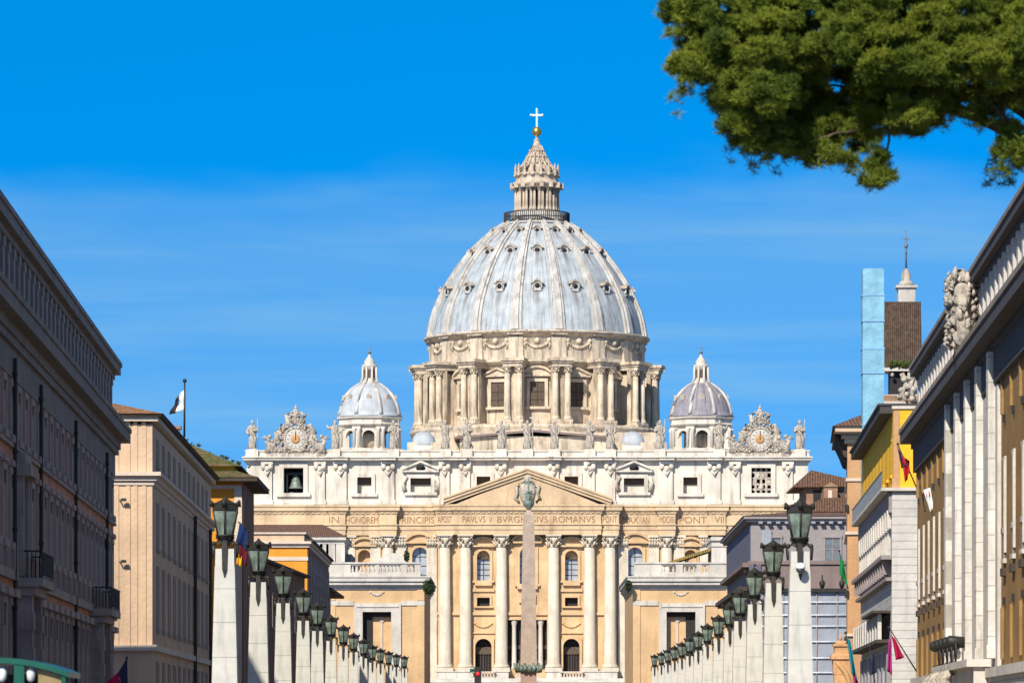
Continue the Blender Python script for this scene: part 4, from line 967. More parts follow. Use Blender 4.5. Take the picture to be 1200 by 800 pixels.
for row, (z0, z1, ww) in enumerate(((16.9, 19.4, .75), (11.4, 14.9, .85), (2.6, 8.2, .9))):
    for k in range(26):
        s = -3.0-4.6*k
        if row not in wins:
            b = MB(); wallwin(ST, b, 0, z0, z1, ww, .38, .14)
            if row == 1:
                kk = ST.side; ST.box(b, -1.5, 1.5, 0, .28, z1+.4, z1+.7); ST.box(b, -.9, -.5, 0, .35, z0-1.4, z0-.4); ST.box(b, .5, .9, 0, .35, z0-1.4, z0-.4)
            if row == 2: ST.box(b, -1.5, 1.5, 0, .45, z1+.4, z1+.8)
            f = b.build('window', M['pal_trim'], P1, (s, 0, 0))
            q = MB(); ST.box(q, -ww, ww, -.02, .05, z0, z1); q = q.build('pane', M['room'], f)
            sh = MB(); ST.box(sh, -ww*.98, -.04, .06, .12, z0+.02, z1*.8+z0*.2); ST.box(sh, .04, ww*.98, .06, .12, z0+.02, z1*.8+z0*.2); sh = sh.build('shutter', M['shutter'], f)
            wins[row] = (f, q, sh)
        else:
            f = again(wins[row][0], P1, (s, 0, 0)); again(wins[row][1], f, (0, 0, 0)); again(wins[row][2], f, (0, 0, 0))
b = MB(); ST.box(b, NEAR, .02, 0, .28, 9.5, 10.0); ST.box(b, NEAR, .02, 0, .22, 16.3, 16.5); ST.box(b, NEAR, .02, 0, .3, 0, 1.6); b.build('string_course', M['pal_trim'], P1)
for px in (43, 84.5, 121.5, 12):
    t, _ = ST.solve(px); b = MB(); b.tube([(t, ST.side*.25, .2), (t, ST.side*.25, 20.9)], .10, 8)
    for z in (4, 8, 12, 16, 20): b.tube([(t, ST.side*.25, z), (t, ST.side*.25, z+.2)], .14, 8)
    b.build('drainpipe', M['eave'], P1)
def balcony(px, z, half):
    t, _ = ST.solve(px); b = MB(); ST.box(b, t-half, t+half, 0, 1.5, z-.45, z); ST.box(b, t-half+.3, t+half-.3, 0, 1.1, z-.9, z-.45)
    o = b.build('balcony', M['pal_trim'], P1)
    r = MB(); n = int(half*2/.24)
    for k in range(n+1): ST.box(r, t-half+.05+k*(2*half-.1)/n-.025, t-half+.05+k*(2*half-.1)/n+.025, 1.4, 1.45, z, z+1.35)
    for k in range(7):
        for e in (-1, 1): ST.box(r, t+e*(half-.05)-.03, t+e*(half-.05)+.03, k*.22, k*.22+.05, z, z+1.35)
    ST.box(r, t-half, t+half, 1.38, 1.48, z+1.35, z+1.45); ST.box(r, t-half, t+half, 1.38, 1.48, z+.05, z+.13)
    for e in (-1, 1): ST.box(r, t+e*(half-.05)-.05, t+e*(half-.05)+.05, 0, 1.4, z+1.351, z+1.43)
    r.build('balcony_railing', M['iron'], o)
    for e in (-1, 1):
        c = MB(); ST.box(c, t+e*(half-1.2)-.5, t+e*(half-1.2)+.5, 0, .9, 0, z-.9)
        for zz in (1.6, 3.4, 5.2, 7): ST.box(c, t+e*(half-1.2)-.56, t+e*(half-1.2)+.56, 0, .97, zz, zz+.9)
        c.build('portal_pier', M['pal_trim'], o)
balcony(24, 9.7, 4.2); balcony(110, 9.7, 5.0)
# large doorway stone above the left balcony
t, _ = ST.solve(20); b = MB()
for e in (-1, 1): ST.box(b, t+e*1.7-.3, t+e*1.7+.3, 0, .5, 9.8, 15.0)
ST.box(b, t-2.4, t+2.4, 0, .9, 15.0, 15.6); ST.box(b, t-2.1, t+2.1, 0, .6, 15.6, 16.2); b.build('balcony_door', M['pal_trim'], P1)

# --- beige corner house
ST = Street(178.5, 343, 512, -1); P2 = ST.root('corner_house', 'beige house with sunlit front and shaded side behind the left palazzo', 'building')
zf = lambda py: wz(py, 343)
b = MB(); ST.box(b, 0, 89, -24, 0, 0, zf(497)); b.build('wall', M['beige'], P2)
def ring(mb, s0, s1, depth, zz0, zz1, pr):
    ST.box(mb, s0-pr, s1+pr, -depth, pr, zz0, zz1)
for a, c, p in ((493.5, 488, .45), (488, 485.2, .75)):
    b = MB(); ring(b, 0, 89, 24, zf(a), zf(c), p); b.build('eave', M['beige_trim' if a > 490 else 'eave'], P2)
b = MB(); ring(b, 0, 89, 24, zf(563), zf(557.5), .35); ring(b, 0, 89, 24, zf(557.5), zf(553), .7); ring(b, 0, 89, 24, zf(568), zf(563), .14); b.build('cornice', M['beige_trim'], P2)
b = MB(); ring(b, 0, 89, 24, zf(762), zf(755), .35); b.build('string_course', M['beige_trim'], P2)
k = ST.side; zr = zf(485.2)
b = MB(); b.add([(-.9, k*.9, zr), (90, k*.9, zr), (90, -k*24, zr), (-.9, -k*24, zr), (6, -k*8, zr+2.2), (82, -k*8, zr+2.2), (6, -k*16, zr+2.2), (82, -k*16, zr+2.2)], [(0, 1, 5, 4), (0, 4, 6, 3), (1, 2, 7, 5), (4, 5, 7, 6), (2, 3, 6, 7), (0, 3, 2, 1)]); b.build('roof', M['tile_orange'], P2)
# pilaster strips on the sunlit front
for i, px in enumerate((140, 153.5, 162, 172)):
    o = (px-178.5)*343/F
    b = MB(); ST.box(b, -.07, 0, o-.4, o-.05, zf(755), zf(568)); ST.box(b, -.06, 0, o-.4, o-.05, zf(553), zf(494)); b.build('pilaster_strip', M['beige'], P2)
for (z0, z1, w_, n) in ((zf(545), zf(515), .8, 11), (zf(640), zf(590), .9, 11), (zf(735), zf(665), 1.0, 11), (1.5, zf(778), 1.0, 11)):
    f0 = None
    for j in range(n):
        s = 6+j*7.4
        if not f0:
            b = MB(); wallwin(ST, b, 0, z0, z1, w_, .3, .1); f0 = b.build('window', M['beige_side'], P2, (s, 0, 0)); q = MB(); ST.box(q, -w_, w_, -.02, .06, z0, z1); q = q.build('pane', plain('brown_grey_shutter', (.30, .235, .20), .8), f0)
        else: f = again(f0, P2, (s, 0, 0)); again(q, f, (0, 0, 0))
for px in (225, 243):
    t, _ = ST.solve(px); MB().tube([(t, k*.3, .3), (t, k*.3, zf(565))], .15, 8).build('drainpipe', M['eave'], P2)
# lamp arms on the front
for py in (659, 587):
    b = MB(); o = (141-178.5)*343/F; ST.box(b, -.6, 0, o-.04, o+.04, zf(py), zf(py)+.08); ST.box(b, -.7, -.45, o+.1, o+.5, zf(py)-.02, zf(py)+.2); ST.box(b, -.58, -.5, o, o+.12, zf(py), zf(py)+.08); b.build('wall_lamp', M['iron'], P2)

# --- flag on the roof behind it
def flag(name, label, pole, strips, hang, D, poleR=.045, polemat='iron'):
    """pole: two points (px,py) at distance D; strips: (material, list of cloth outline pixels)"""
    a, b_ = [(wx(p[0], D), 0, wz(p[1], D)) for p in pole]
    r = thing(name, label, 'flag', (a[0], D, a[2]))
    q = MB(); q.tube([(0, 0, 0), (b_[0]-a[0], 0, b_[2]-a[2])], [poleR, poleR*.7], 8); q.ball((b_[0]-a[0], 0, b_[2]-a[2]), poleR*2, 8); q.build('flagpole', M[polemat], r)
    for mi, (mat_, quad) in enumerate(strips):
        P = [np.array([wx(p[0], D)-a[0], wz(p[1], D)-a[2]]) for p in quad]
        n = 10; vs = []; fs = []
        for i in range(n+1):
            for j in range(n+1):
                u, v = i/n, j/n
                p = (P[0]*(1-u)+P[1]*u)*(1-v)+(P[3]*(1-u)+P[2]*u)*v
                wv = hang*sin(u*9+v*3+mi)*(.3+.7*v)
                vs.append((p[0]+wv*.15, wv*.6, p[1]))
        for i in range(n):
            for j in range(n): fs.append((i*(n+1)+j, (i+1)*(n+1)+j, (i+1)*(n+1)+j+1, i*(n+1)+j+1))
        b = MB(); b.add(vs, fs, True); o = b.build('cloth', M[mat_], r)
        md = o.modifiers.new('cloth thickness', 'SOLIDIFY'); md.thickness = .015
    return r
flag('flag', 'white and black flag flying from a tall pole above the mossy roof', [(216, 512), (216.5, 446)], [('f_white', [(215.5, 457), (215.5, 480), (206, 484), (212, 459)]), ('f_black', [(212.2, 459), (206, 484), (198, 485.5), (207.5, 466)])], .35, 452, .11)

# --- orange tower house with a deep eave
D1 = 440; ST = Street(283.5, D1, 560, -1); P3 = ST.root('tower_house', 'orange tower house with deep eave and mossy hipped roof', 'building'); zf = lambda py: wz(py, D1); k = -1
mpp = D1/F
b = MB(); ST.box(b, 0, 21, -14, 0, 0, zf(563)); b.build('wall', M['orange'], P3)
b = MB(); ST.box(b, .1, 21.2, 0.0, .12, 0, zf(566)); b.build('street_wall', M['orange_side'], P3)  # dark sheet over the orange wall, shade put into its colour
b = MB(); ST.box(b, -.12, 0, -.75, 0, 0, zf(570)); ST.box(b, -.14, .05, -14, 0, zf(572.5), zf(568)); b.build('pale_trim', M['beige_trim'], P3)
b = MB(); ST.box(b, -1.9, 23, -15, 1.6, zf(564.5), zf(560)); b.build('eave', M['eave'], P3)
b = MB(); z0, z1 = zf(560), zf(551); b.add([(-2, k*1.7, z0), (23.1, k*1.7, z0), (23.1, -k*15, z0), (-2, -k*15, z0), (.3, -k*.6, z1), (20, -k*.6, z1), (20, -k*14, z1), (.3, -k*14, z1)], [(0, 1, 5, 4), (1, 2, 6, 5), (2, 3, 7, 6), (3, 0, 4, 7), (4, 5, 6, 7), (0, 3, 2, 1)]); b.build('skirt_roof', M['tile_moss'], P3)
b = MB(); ST.box(b, .5, 19.5, -13.5, -.8, zf(551.2), zf(546)); b.build('attic', M['yellow'], P3)
b = MB(); z0, z1 = zf(546), zf(508); b.add([(-.3, 0, z0), (20.3, 0, z0), (20.3, -k*17, z0), (-.3, -k*17, z0), (6, -k*7.0, z1), (14, -k*7.0, z1)], [(0, 1, 5, 4), (1, 2, 5), (2, 3, 4, 5), (3, 0, 4), (0, 3, 2, 1)]); b.build('roof', M['tile_moss'], P3)
# clumps of weeds and rooftop bits growing on the tiles
b = MB()
rg = random.Random(4)
for i in range(26):
    u = rg.random(); s_, o_ = 6.0-6*u+rg.uniform(-.3, .3), 7-7*u+rg.uniform(-1, 1); zz = z1+(z0-z1)*u-.25+rg.uniform(0, .2)
    for j in range(5):
        a = rg.uniform(0, 6.28); b.tube([(s_, -k*o_, zz), (s_+.25*cos(a), -k*o_+.25*sin(a), zz+rg.uniform(.1, .35))], [.09, .01], 4)
wd = b.build('roof_weeds', plain('weed_green', (.06, .085, .02), .9), P3); wd['kind'] = 'stuff'
t = MB(); t.box(-.5, .5, -.5, .5, -1, .8); t.box(-.65, .65, -.65, .65, .8, 1.1); t.build('chimney', M['brick'], P3, (5.5, -k*7, z1))
flag('banner', 'blue and red banner with yellow hem hanging on the dark side of the tower house', [(279, 611), (291, 622)], [('f_blue_shade', [(281, 611), (290, 622), (290, 645), (276, 634)]), ('f_red_shade', [(276, 634), (290, 645), (289, 664), (281, 652)]), ('f_yellow', [(278, 646), (283.5, 652), (283.5, 664), (277.5, 661)])], .25, 345, .05)

ST = Street(300, 465, 800, -1); P15 = ST.root('low_house', 'low dark brick house with timber eave between tower house and orange house', 'building'); k = -1; zf = lambda py: wz(py, 465)
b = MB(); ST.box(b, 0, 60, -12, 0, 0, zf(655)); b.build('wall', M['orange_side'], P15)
b = MB(); ST.box(b, -.5, 60.4, -12, .7, zf(655), zf(652)); b.build('eave', M['eave'], P15)
b = MB(); z0, z1 = zf(652), zf(645); b.add([(-.5, k*.75, z0), (60.4, k*.75, z0), (60.4, -k*12, z0), (-.5, -k*12, z0), (3, -k*5.5, z1), (57, -k*5.5, z1)], [(0, 1, 5, 4), (1, 2, 5), (2, 3, 4, 5), (3, 0, 4), (0, 3, 2, 1)]); b.build('roof', M['tile'], P15)
for j in range(7):
    b = MB(); wallwin(ST, b, 4+j*7, zf(730), zf(690), .9, .25, .12); f = b.build('window', M['pal_trim'], P15); q = MB(); ST.box(q, 4+j*7-.9, 4+j*7+.9, .01, .06, zf(730), zf(690)); q.build('pane', M['glass_d'], f)

# --- second orange house, dark street side
D2 = 530; ST = Street(360, D2, 580, -1); P4 = ST.root('orange_house', 'orange house with white string course and dark ribbed street side', 'building'); zf = lambda py: wz(py, D2)
b = MB(); ST.box(b, 0, 66, -14, 0, 0, zf(634)); b.build('wall', M['orange'], P4)
b = MB(); ST.box(b, .1, 66.1, 0, .1, 0, zf(640)); b.build('street_wall', M['orange_side'], P4)  # brown sheet paints the shaded side of the orange wall
b = MB(); ST.box(b, -.25, 66, -14, .25, zf(641), zf(637)); ST.box(b, -.6, 66.4, -14, .5, zf(637), zf(634)); ST.box(b, -.1, 0, -14, 0.1, zf(656.5), zf(652)); b.build('cornice', M['beige_trim'], P4)
b = MB(); ST.box(b, .05, 66.5, -13, .75, zf(634), zf(631.5)); b.build('eave', M['eave'], P4)
b = MB(); ST.box(b, -.25, 64, -13.8, -.35, zf(634), zf(625.5)); b.build('attic', M['beige'], P4)
b = MB(); ST.box(b, -.5, 65, -14, -.1, zf(625.5), zf(623.5)); b.build('roof', M['beige_trim'], P4)
b0_ = None
for j in range(9):
    if not b0_: b = MB(); ST.box(b, 2, 3.6, .1, .42, zf(720), zf(650)); b0_ = b.build('pilaster', M['pal_trim'], P4)
    else: again(b0_, P4, (j*7, 0, 0))
f0 = None
for row in range(2):
    for j in range(8):
        s = 6.3+j*7; z0, z1 = (zf(690), zf(665)) if row == 0 else (zf(755), zf(725))
        b = MB(); wallwin(ST, b, 0, z0, z1, .8, .25, .2); f = b.build('window', M['pal_trim'], P4, (s, -.12, 0)); q = MB(); ST.box(q, -.8, .8, 0.01, .06, z0, z1); q.build('pane', M['glass_d'], f)
# --- dark eaved house between it and the gatehouse
D3 = 600; ST = Street(372, D3, 620, -1); P5 = ST.root('eaved_house', 'small dark house with black overhanging eave left of the ochre gatehouse', 'building'); zf = lambda py: wz(py, D3); k = -1
b = MB(); ST.box(b, 0, 40, -10, 0, 0, zf(690)); b.build('wall', M['orange_side'], P5)
b = MB(); ST.box(b, -.6, 41, -10, 1.9, zf(691), zf(688.5)); b.build('eave', M['eave'], P5)
b = MB(); z0, z1 = zf(688.5), zf(676); b.add([(-.7, k*2, z0), (41, k*2, z0), (41, -k*10, z0), (-.7, -k*10, z0), (2, -k*3, z1), (38, -k*3, z1)], [(0, 1, 5, 4), (1, 2, 5), (2, 3, 4, 5), (3, 0, 4), (0, 3, 2, 1)]); b.build('roof', M['tile'], P5)
for j in range(4):
    b = MB(); wallwin(ST, b, 4+j*8, zf(735), zf(706), .9, .25, .2); f = b.build('window', M['pal_trim'], P5); q = MB(); ST.box(q, 4+j*8-.9, 4+j*8+.9, 0.01, .06, zf(735), zf(706)); q.build('pane', M['glass_d'], f)

# --- gatehouses closing the street
GD = 672.0; gp = GD/F
def gatehouse(label, wl, wr, hole, frm, cl, cr, panel, mirror):
    z = lambda py: wz(py, GD)-1.0; pc = (wl+wr)/2; r = thing('gatehouse', label, 'building', (wx(pc, GD), GD, 1.0)); x = lambda px: (px-pc)*gp
    b = MB(); holed(b, x(wl), x(wr), -2, z(684), 0, [(x(hole[0]), x(hole[1]), -2, z(716.5))], 1.4)
    for e in (x(wl), x(wr)): b.add([(e, 0, -2), (e, 50, -2), (e, 50, z(684)), (e, 0, z(684))], [(0, 1, 2, 3)])
    b.add([(x(wl), 50, -2), (x(wr), 50, -2), (x(wr), 50, z(684)), (x(wl), 50, z(684))], [(0, 1, 2, 3)])
    b.build('wall', M['prop'], r)
    b = MB(); b.box(x(hole[0])-.5, x(hole[1])+.5, 1.38, 1.8, -2, z(716.2)); b.build('passage_wall', M['prop'], r)
    u = hole[0]+(hole[1]-hole[0])*(.62 if not mirror else .35)
    b = MB(); b.box(x(u), x(u+2.2), 1.2, 1.5, -2, z(717)); b.box(x(u-1), x(u+3.5), 1.15, 1.5, z(728), z(726)); b.build('passage_pilaster', M['beige_trim'], r)
    da, db = (hole[0]-.2, hole[0]+11) if not mirror else (hole[1]-11, hole[1]+.2)
    b = MB(); b.box(x(da), x(db), 1.1, 1.36, -2, z(716.4)); b.build('reveal_shade_panel', M['dark'], r)  # dark panel paints the shade on the passage's inner wall
    b = MB(); b.box(x(hole[0]), x(hole[1]), .95, 1.36, z(722), z(716.45)); b.build('head_shade_strip', M['dark'], r)  # dark strip paints the shade under the doorway head
    if not mirror:
        b = MB(); b.prism([(x(441), z(657)), (x(474), z(657)), (x(472), z(654)), (x(466), z(646)), (x(449), z(646)), (x(443), z(654))], 6, 10); b.box(x(443), x(472), 6.2, 9.8, z(673), z(656.9)); b.build('roof_plinth', M['white'], r)
    b = MB(); t = .35
    b.box(x(frm[0]), x(hole[0]), -t, .05, -2, z(716.5)); b.box(x(hole[1]), x(frm[1]), -t, .05, -2, z(716.5)); b.box(x(frm[0]), x(frm[1]), -t-.003, .05, z(716.5), z(706.5))
    b.box(x(frm[0]+3), x(frm[1]-3), -t-.15, .05, z(711), z(709.5)); b.build('door_frame', M['white'], r)
    for a, c in ((wl-.5, frm[0]-.4), (frm[1]+.4, wr+.5)): b = MB(); b.box(x(a), x(c), -.2, .06, z(709), z(703.5)); b.build('frieze_band', M['white'], r)
    b = MB(); b.box(x(wl)-.15, x(wr)+.15, -.18, 50.1, z(690.5), z(687.5)); b.box(x(wl)-.4, x(wr)+.4, -.5, 50.4, z(687.5), z(685))
    b.box(x(cl)+.25, x(cr)-.25, -1.0, 51, z(685), z(681)); b.box(x(cl), x(cr), -1.3, 51.2, z(681), z(676.5)); b.box(x(cl)-.15, x(cr)+.15, -1.45, 51.3, z(676.5), z(675)); b.build('cornice', M['white'], r)
    b = MB(); b.box(x(cl)+1, x(cr)-1, .1, 50, z(675), z(672)); b.box(x(wl), x(wr), .6, 49.5, z(684), z(674)); b.build('roof', M['white'], r)
    b = MB()
    for a, c in panel['solid']: b.box(x(a), x(c), -.55, .25, z(675), z(660.5))
    b.box(x(panel['l']), x(panel['r']), -.7, .4, z(660.5), z(658.5)); b.box(x(panel['l']), x(panel['r']), -.65, .35, z(675), z(672)); b.build('parapet', M['white'], r)
    for a, c in panel['open']: balusters(x(a), x(c), -.15, z(672), z(660.6), .55, M['white'], r, .2)
    for px in ((wl+5, wr-4) if not mirror else (wl+4, wr-5)):
        b = MB(); b.box(x(px)-.55, x(px)+.55, -.16, .05, -2, z(709)); b.box(x(px)-.55, x(px)+.55, -.16, .05, z(703), z(690.6)); b.build('corner_strip', M['prop'], r)
    for px in (hole[0]-22, hole[1]+18):
        b = MB()
    b = MB(); xc = x((hole[0]+hole[1])/2)
    for kx in range(-3, 4): b.ball((xc+kx*.32, -.02, z(695)-.25+kx*kx*.05), .2, 7)
    b.build('garland', M['white'], r)
    return r
gatehouse('ochre gatehouse with white framed tall doorway on the left of the basilica', 384, 497, (425, 458.5), (415, 470), 370.5, 503.5, {'l': 368, 'r': 493, 'solid': [(368, 411), (470, 477), (486, 493), (440, 444)], 'open': [(411, 440), (444, 470), (477, 486)]}, False)
gatehouse('ochre gatehouse with white framed tall doorway on the right of the basilica', 742, 860, (781, 815), (772, 826), 735, 862, {'l': 743, 'r': 856, 'solid': [(743, 775), (792, 800), (816, 822), (830, 856)], 'open': [(775, 792), (800, 816), (822, 830)]}, True)
# shaded end bay of the left gatehouse with a bush on the roof edge
def shrub(label, px, py, D, rx, rz, n, seed):
    c = (wx(px, D), D+.2, wz(py, D)-rz); r = thing('shrub', label, 'plant', c)
    g = np.random.default_rng(seed); v = g.normal(size=(n, 3)); v /= np.linalg.norm(v, axis=1)[:, None]; v *= g.uniform(.35, 1.0, (n, 1))**.6
    p = v*np.array([rx, rx, rz])+np.array([0, 0, rz]); b = MB()
    for q in p:
        u = g.normal(size=3); u /= np.linalg.norm(u); w_ = np.cross(u, g.normal(size=3)); w_ /= np.linalg.norm(w_); u *= .16; w_ *= .08
        b.add([tuple(q-u), tuple(q+w_), tuple(q+u), tuple(q-w_)], [(0, 1, 2, 3)])
    b.build('foliage', M['leaf'], r)
    s = MB(); s.tube([(0, 0, -.3), (.05, 0, rz*.6), (0, 0, rz*1.4)], [.06, .05, .02], 6); s.build('stem', M['bark'], r)
M['leaf'] = plain('dark_leaves', (.03, .055, .018), .6)
shrub('dark round bush clinging to the corner cornice of the left gatehouse', 502.5, 687, 670.0, .95, 1.2, 900, 1)
shrub('small green bush on the left gatehouse roof beside the white plinth', 476.5, 651, 676, .45, .95, 400, 2)
shrub('dark leafy clump added for the shaded corner cornice of the right gatehouse', 736.5, 686, 670.0, .6, .9, 500, 3)  # added leaves stand in for the shaded cornice corner
# --- white palace block with brown roof behind the left gatehouse
D4 = 706; z4 = lambda py: wz(py, D4); x4 = lambda p: wx(p, D4)
P6 = thing('palace_block', 'white palace block under a long brown hipped roof behind the left gatehouse', 'building', (x4(345), D4, 0)); lx = lambda p: x4(p)-x4(345)
b = MB(); b.box(lx(285), lx(402), 0, 22, 0, z4(634)); b.build('wall', M['white'], P6)
b = MB(); b.box(lx(284), lx(403.5), -.4, 22.4, z4(637), z4(634)); b.box(lx(282), lx(405.5), -.9, 23, z4(632.5), z4(629)); b.box(lx(283), lx(404.5), -.6, 22.7, z4(634), z4(632.5)); b.build('cornice', M['white'], P6)
b = MB(); a, c = lx(280), lx(407); z0, z1 = z4(629), z4(611); b.add([(a, -1, z0), (c, -1, z0), (c, 24, z0), (a, 24, z0), (lx(290), 10, z1), (lx(375), 10, z1)], [(0, 1, 5, 4), (1, 2, 5), (2, 3, 4, 5), (3, 0, 4), (0, 3, 2, 1)]); b.build('roof', M['tile'], P6)
for p in (373, 380, 387.5, 399): b = MB(); b.box(lx(p)-.7, lx(p)+.7, -.35, .02, z4(665), z4(637)); b.build('pilaster', M['white'], P6)
b = MB(); wallx = lx(383.7); b.box(wallx-.45, wallx+.45, -.02, .03, z4(660), z4(641)); b.build('window', M['shutter'], P6)
b = MB(); b.box(lx(404), lx(411), 3, 20, 0, z4(648)); b.build('side_wing', M['mauve_shade'], P6)
# white attic pavilion seen above the gatehouse, over the capital
# --- right: white attic block and mossy lean-to roof behind the right gatehouse
P7 = thing('roof_pavilion', 'white roof pavilion with a yellow green lean-to roof behind the right gatehouse', 'building', (x4(840), D4, 0)); lx = lambda p: x4(p)-x4(840)
b = MB(); b.box(lx(834), lx(870), 0, 14, 0, z4(633)); b.build('wall', M['white'], P7)
b = MB(); b.box(lx(833), lx(871), -.4, 14.4, z4(633), z4(629)); b.box(lx(833.5), lx(871), -.2, 14.2, z4(640), z4(638.5)); b.build('cornice', M['white'], P7)
b = MB(); b.prism([(lx(782), z4(661)), (lx(833), z4(645)), (lx(833), z4(641.5)), (lx(782), z4(658))], 1, 12); b.build('lean_to_roof', tiles('lichen_tiles', (.36, .24, .06), (.22, .2, .05), .5, 'X'), P7)
b = MB(); b.box(lx(786), lx(833), 3, 11, 0, z4(662)); b.build('low_wall', M['prop'], P7)

# --- mauve palace with scaffold on the right
D5 = 480; ST = Street(880, D5, 644, 1); P8 = ST.root('mauve_palace', 'dull mauve palace in painted shade with dentilled eave behind the right lamp pillars', 'building'); zf = lambda py: wz(py, D5)
m5 = D5/F; k = 1
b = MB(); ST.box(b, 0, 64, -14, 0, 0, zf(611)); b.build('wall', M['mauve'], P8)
b = MB(); ST.box(b, .05, 64, 0, .1, zf(660), zf(613)); b.build('street_wall', M['mauve_shade'], P8)
b = MB(); ST.box(b, -.5, 64.5, -14, .5, zf(611), zf(608)); ST.box(b, -.8, 65, -14, .8, zf(608), zf(604.5))
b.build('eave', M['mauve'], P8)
for j in range(12):
    b = MB(); ST.box(b, -.75, -.05, -1-j*.95-.22, -1-j*.95+.22, zf(613.5), zf(611)); b.build('dentil', M['white' if False else 'net'], P8)
b = MB(); b.add([(-.9, k*.9, zf(604.5)), (65, k*.9, zf(604.5)), (65, -k*14, zf(604.5)), (-.9, -k*14, zf(604.5)), (6, -k*5, zf(596)), (58, -k*5, zf(596))], [(0, 1, 5, 4), (1, 2, 5), (2, 3, 4, 5), (3, 0, 4), (0, 3, 2, 1)]); b.build('roof', M['tile'], P8)
b = MB(); ST.box(b, -.12, 0, -14, .1, zf(689), zf(661)); b.build('lower_storey', M['mauve_d'], P8)
b = MB(); ST.box(b, -.35, 0, -14, .35, zf(661), zf(657)); ST.box(b, -.3, 64, 0, .9, zf(664), zf(659)); b.build('string_course', M['mauve_d'], P8)
b = MB(); ST.box(b, -.5, 66, 0, 1.4, zf(692), zf(687)); ST.box(b, 1, 66, .2, 1.1, zf(694), zf(692)); b.build('balcony', M['eave'], P8)
for p in (906, 975.5):
    o = -(p-880)*m5
    b = MB()
    w_, z0, z1 = .78, zf(657), zf(630)
    ST.box(b, -.16, 0, o-w_-.2, o-w_, z0, z1); ST.box(b, -.16, 0, o+w_, o+w_+.2, z0, z1); ST.box(b, -.2, 0, o-w_-.25, o+w_+.25, z1, z1+.3)
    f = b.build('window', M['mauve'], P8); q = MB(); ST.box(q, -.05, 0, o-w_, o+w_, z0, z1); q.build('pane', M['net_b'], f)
    q = MB(); ST.box(q, -.1, -.052, o-.05, o+.05, z0, z1); ST.box(q, -.1, -.052, o-w_, o+w_, (z0+z1)/2-.05, (z0+z1)/2+.05); q.build('glazing_bar', M['shutter'], f)
# pale chimney pot block on it
o = -(898-880)*m5; b = MB(); ST.box(b, -.3, .2, o-.55, o+.55, zf(640), zf(621)); 
b.build('pale_plaque', M['net'], P8)
b = MB()
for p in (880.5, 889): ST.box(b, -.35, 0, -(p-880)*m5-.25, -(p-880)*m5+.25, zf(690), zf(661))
b.build('corner_strip', M['mauve_shade'], P8)
SC = thing('scaffold', 'pale grey netted scaffold with white rails below the mauve palace', 'scaffold', (wx(950, D5-1), D5-2.2, 0))
b = MB(); b.box(wx(890, D5)-wx(950, D5), wx(994, D5)-wx(950, D5), 0, .5, 0, zf(694)); b.build('net', M['net'], SC)
for py in (706, 721, 734, 752, 771, 788):
    b = MB(); b.tube([(wx(889, D5)-wx(950, D5), -.12, zf(py)), (wx(994.5, D5)-wx(950, D5), -.12, zf(py))], .11, 6); b.build('rail', M['tubew'], SC)
for p in (893, 917, 940, 956, 980): b = MB(); b.tube([(wx(p, D5)-wx(950, D5), -.1, 0), (wx(p, D5)-wx(950, D5), -.1, zf(694))], .07, 6); b.build('standard', M['mauve'], SC)
b = MB(); b.box(wx(890, D5)-wx(950, D5), wx(994, D5)-wx(950, D5), -.5, .6, zf(694), zf(690)); b.build('top_board', M['iron'], SC)
for p in (962, 985):
    r = tag(MB().lathe([(.12, 0), (.28, .3), (.32, .7), (.1, .95), (.06, 1.5)], 10).build('floodlight', M['iron'], None, (wx(p, D5), D5-2.0, zf(690))), 'black spotlight on the board edge under the ' + ('left side of' if p < 970 else 'right corner of') + ' the mauve palace window', 'spotlight', 'spotlights on the scaffold board')

# --- brick houses far behind on the right
D6 = 600; z6 = lambda py: wz(py, D6); P9 = thing('brick_house', 'old brick house with brown tiled roofs between basilica and tan tower', 'building', (wx(970, D6), D6, 0)); lx = lambda p: wx(p, D6)-wx(970, D6)
b = MB(); b.box(lx(945), lx(1015), 0, 15, 0, z6(570)); b.build('wall', M['brick'], P9)
b = MB(); b.prism([(lx(930), z6(569)), (lx(950), z6(551)), (lx(1015), z6(566)), (lx(1015), z6(570)), (lx(930), z6(571))], -1, 16); b.build('roof', M['tile'], P9)
b = MB(); b.prism([(lx(925), z6(603)), (lx(960), z6(587)), (lx(1012), z6(586)), (lx(1020), z6(603))], -9, -.2); b.box(lx(930), lx(1015), -8.9, -.3, 0, z6(603)); b.build('lower_roof', M['tile'], P9)
b = MB(); b.box(lx(963), lx(979), -4, 0, 0, z6(572)); b.prism([(lx(962), z6(572)), (lx(971), z6(566.5)), (lx(980), z6(572))], -4.2, 0); b.build('brick_gable', M['brick'], P9)
b = MB(); b.box(lx(953), lx(962), -.1, .02, z6(590), z6(574)); b.build('window', M['dark'], P9); b = MB(); b.box(lx(980), lx(990), -.1, .02, z6(587), z6(575)); b.build('window', M['room'], P9)
b = MB(); b.box(lx(968), lx(972.5), -4.1, -3.98, z6(585.5), z6(576)); b.build('window', M['beige_trim'], P9)

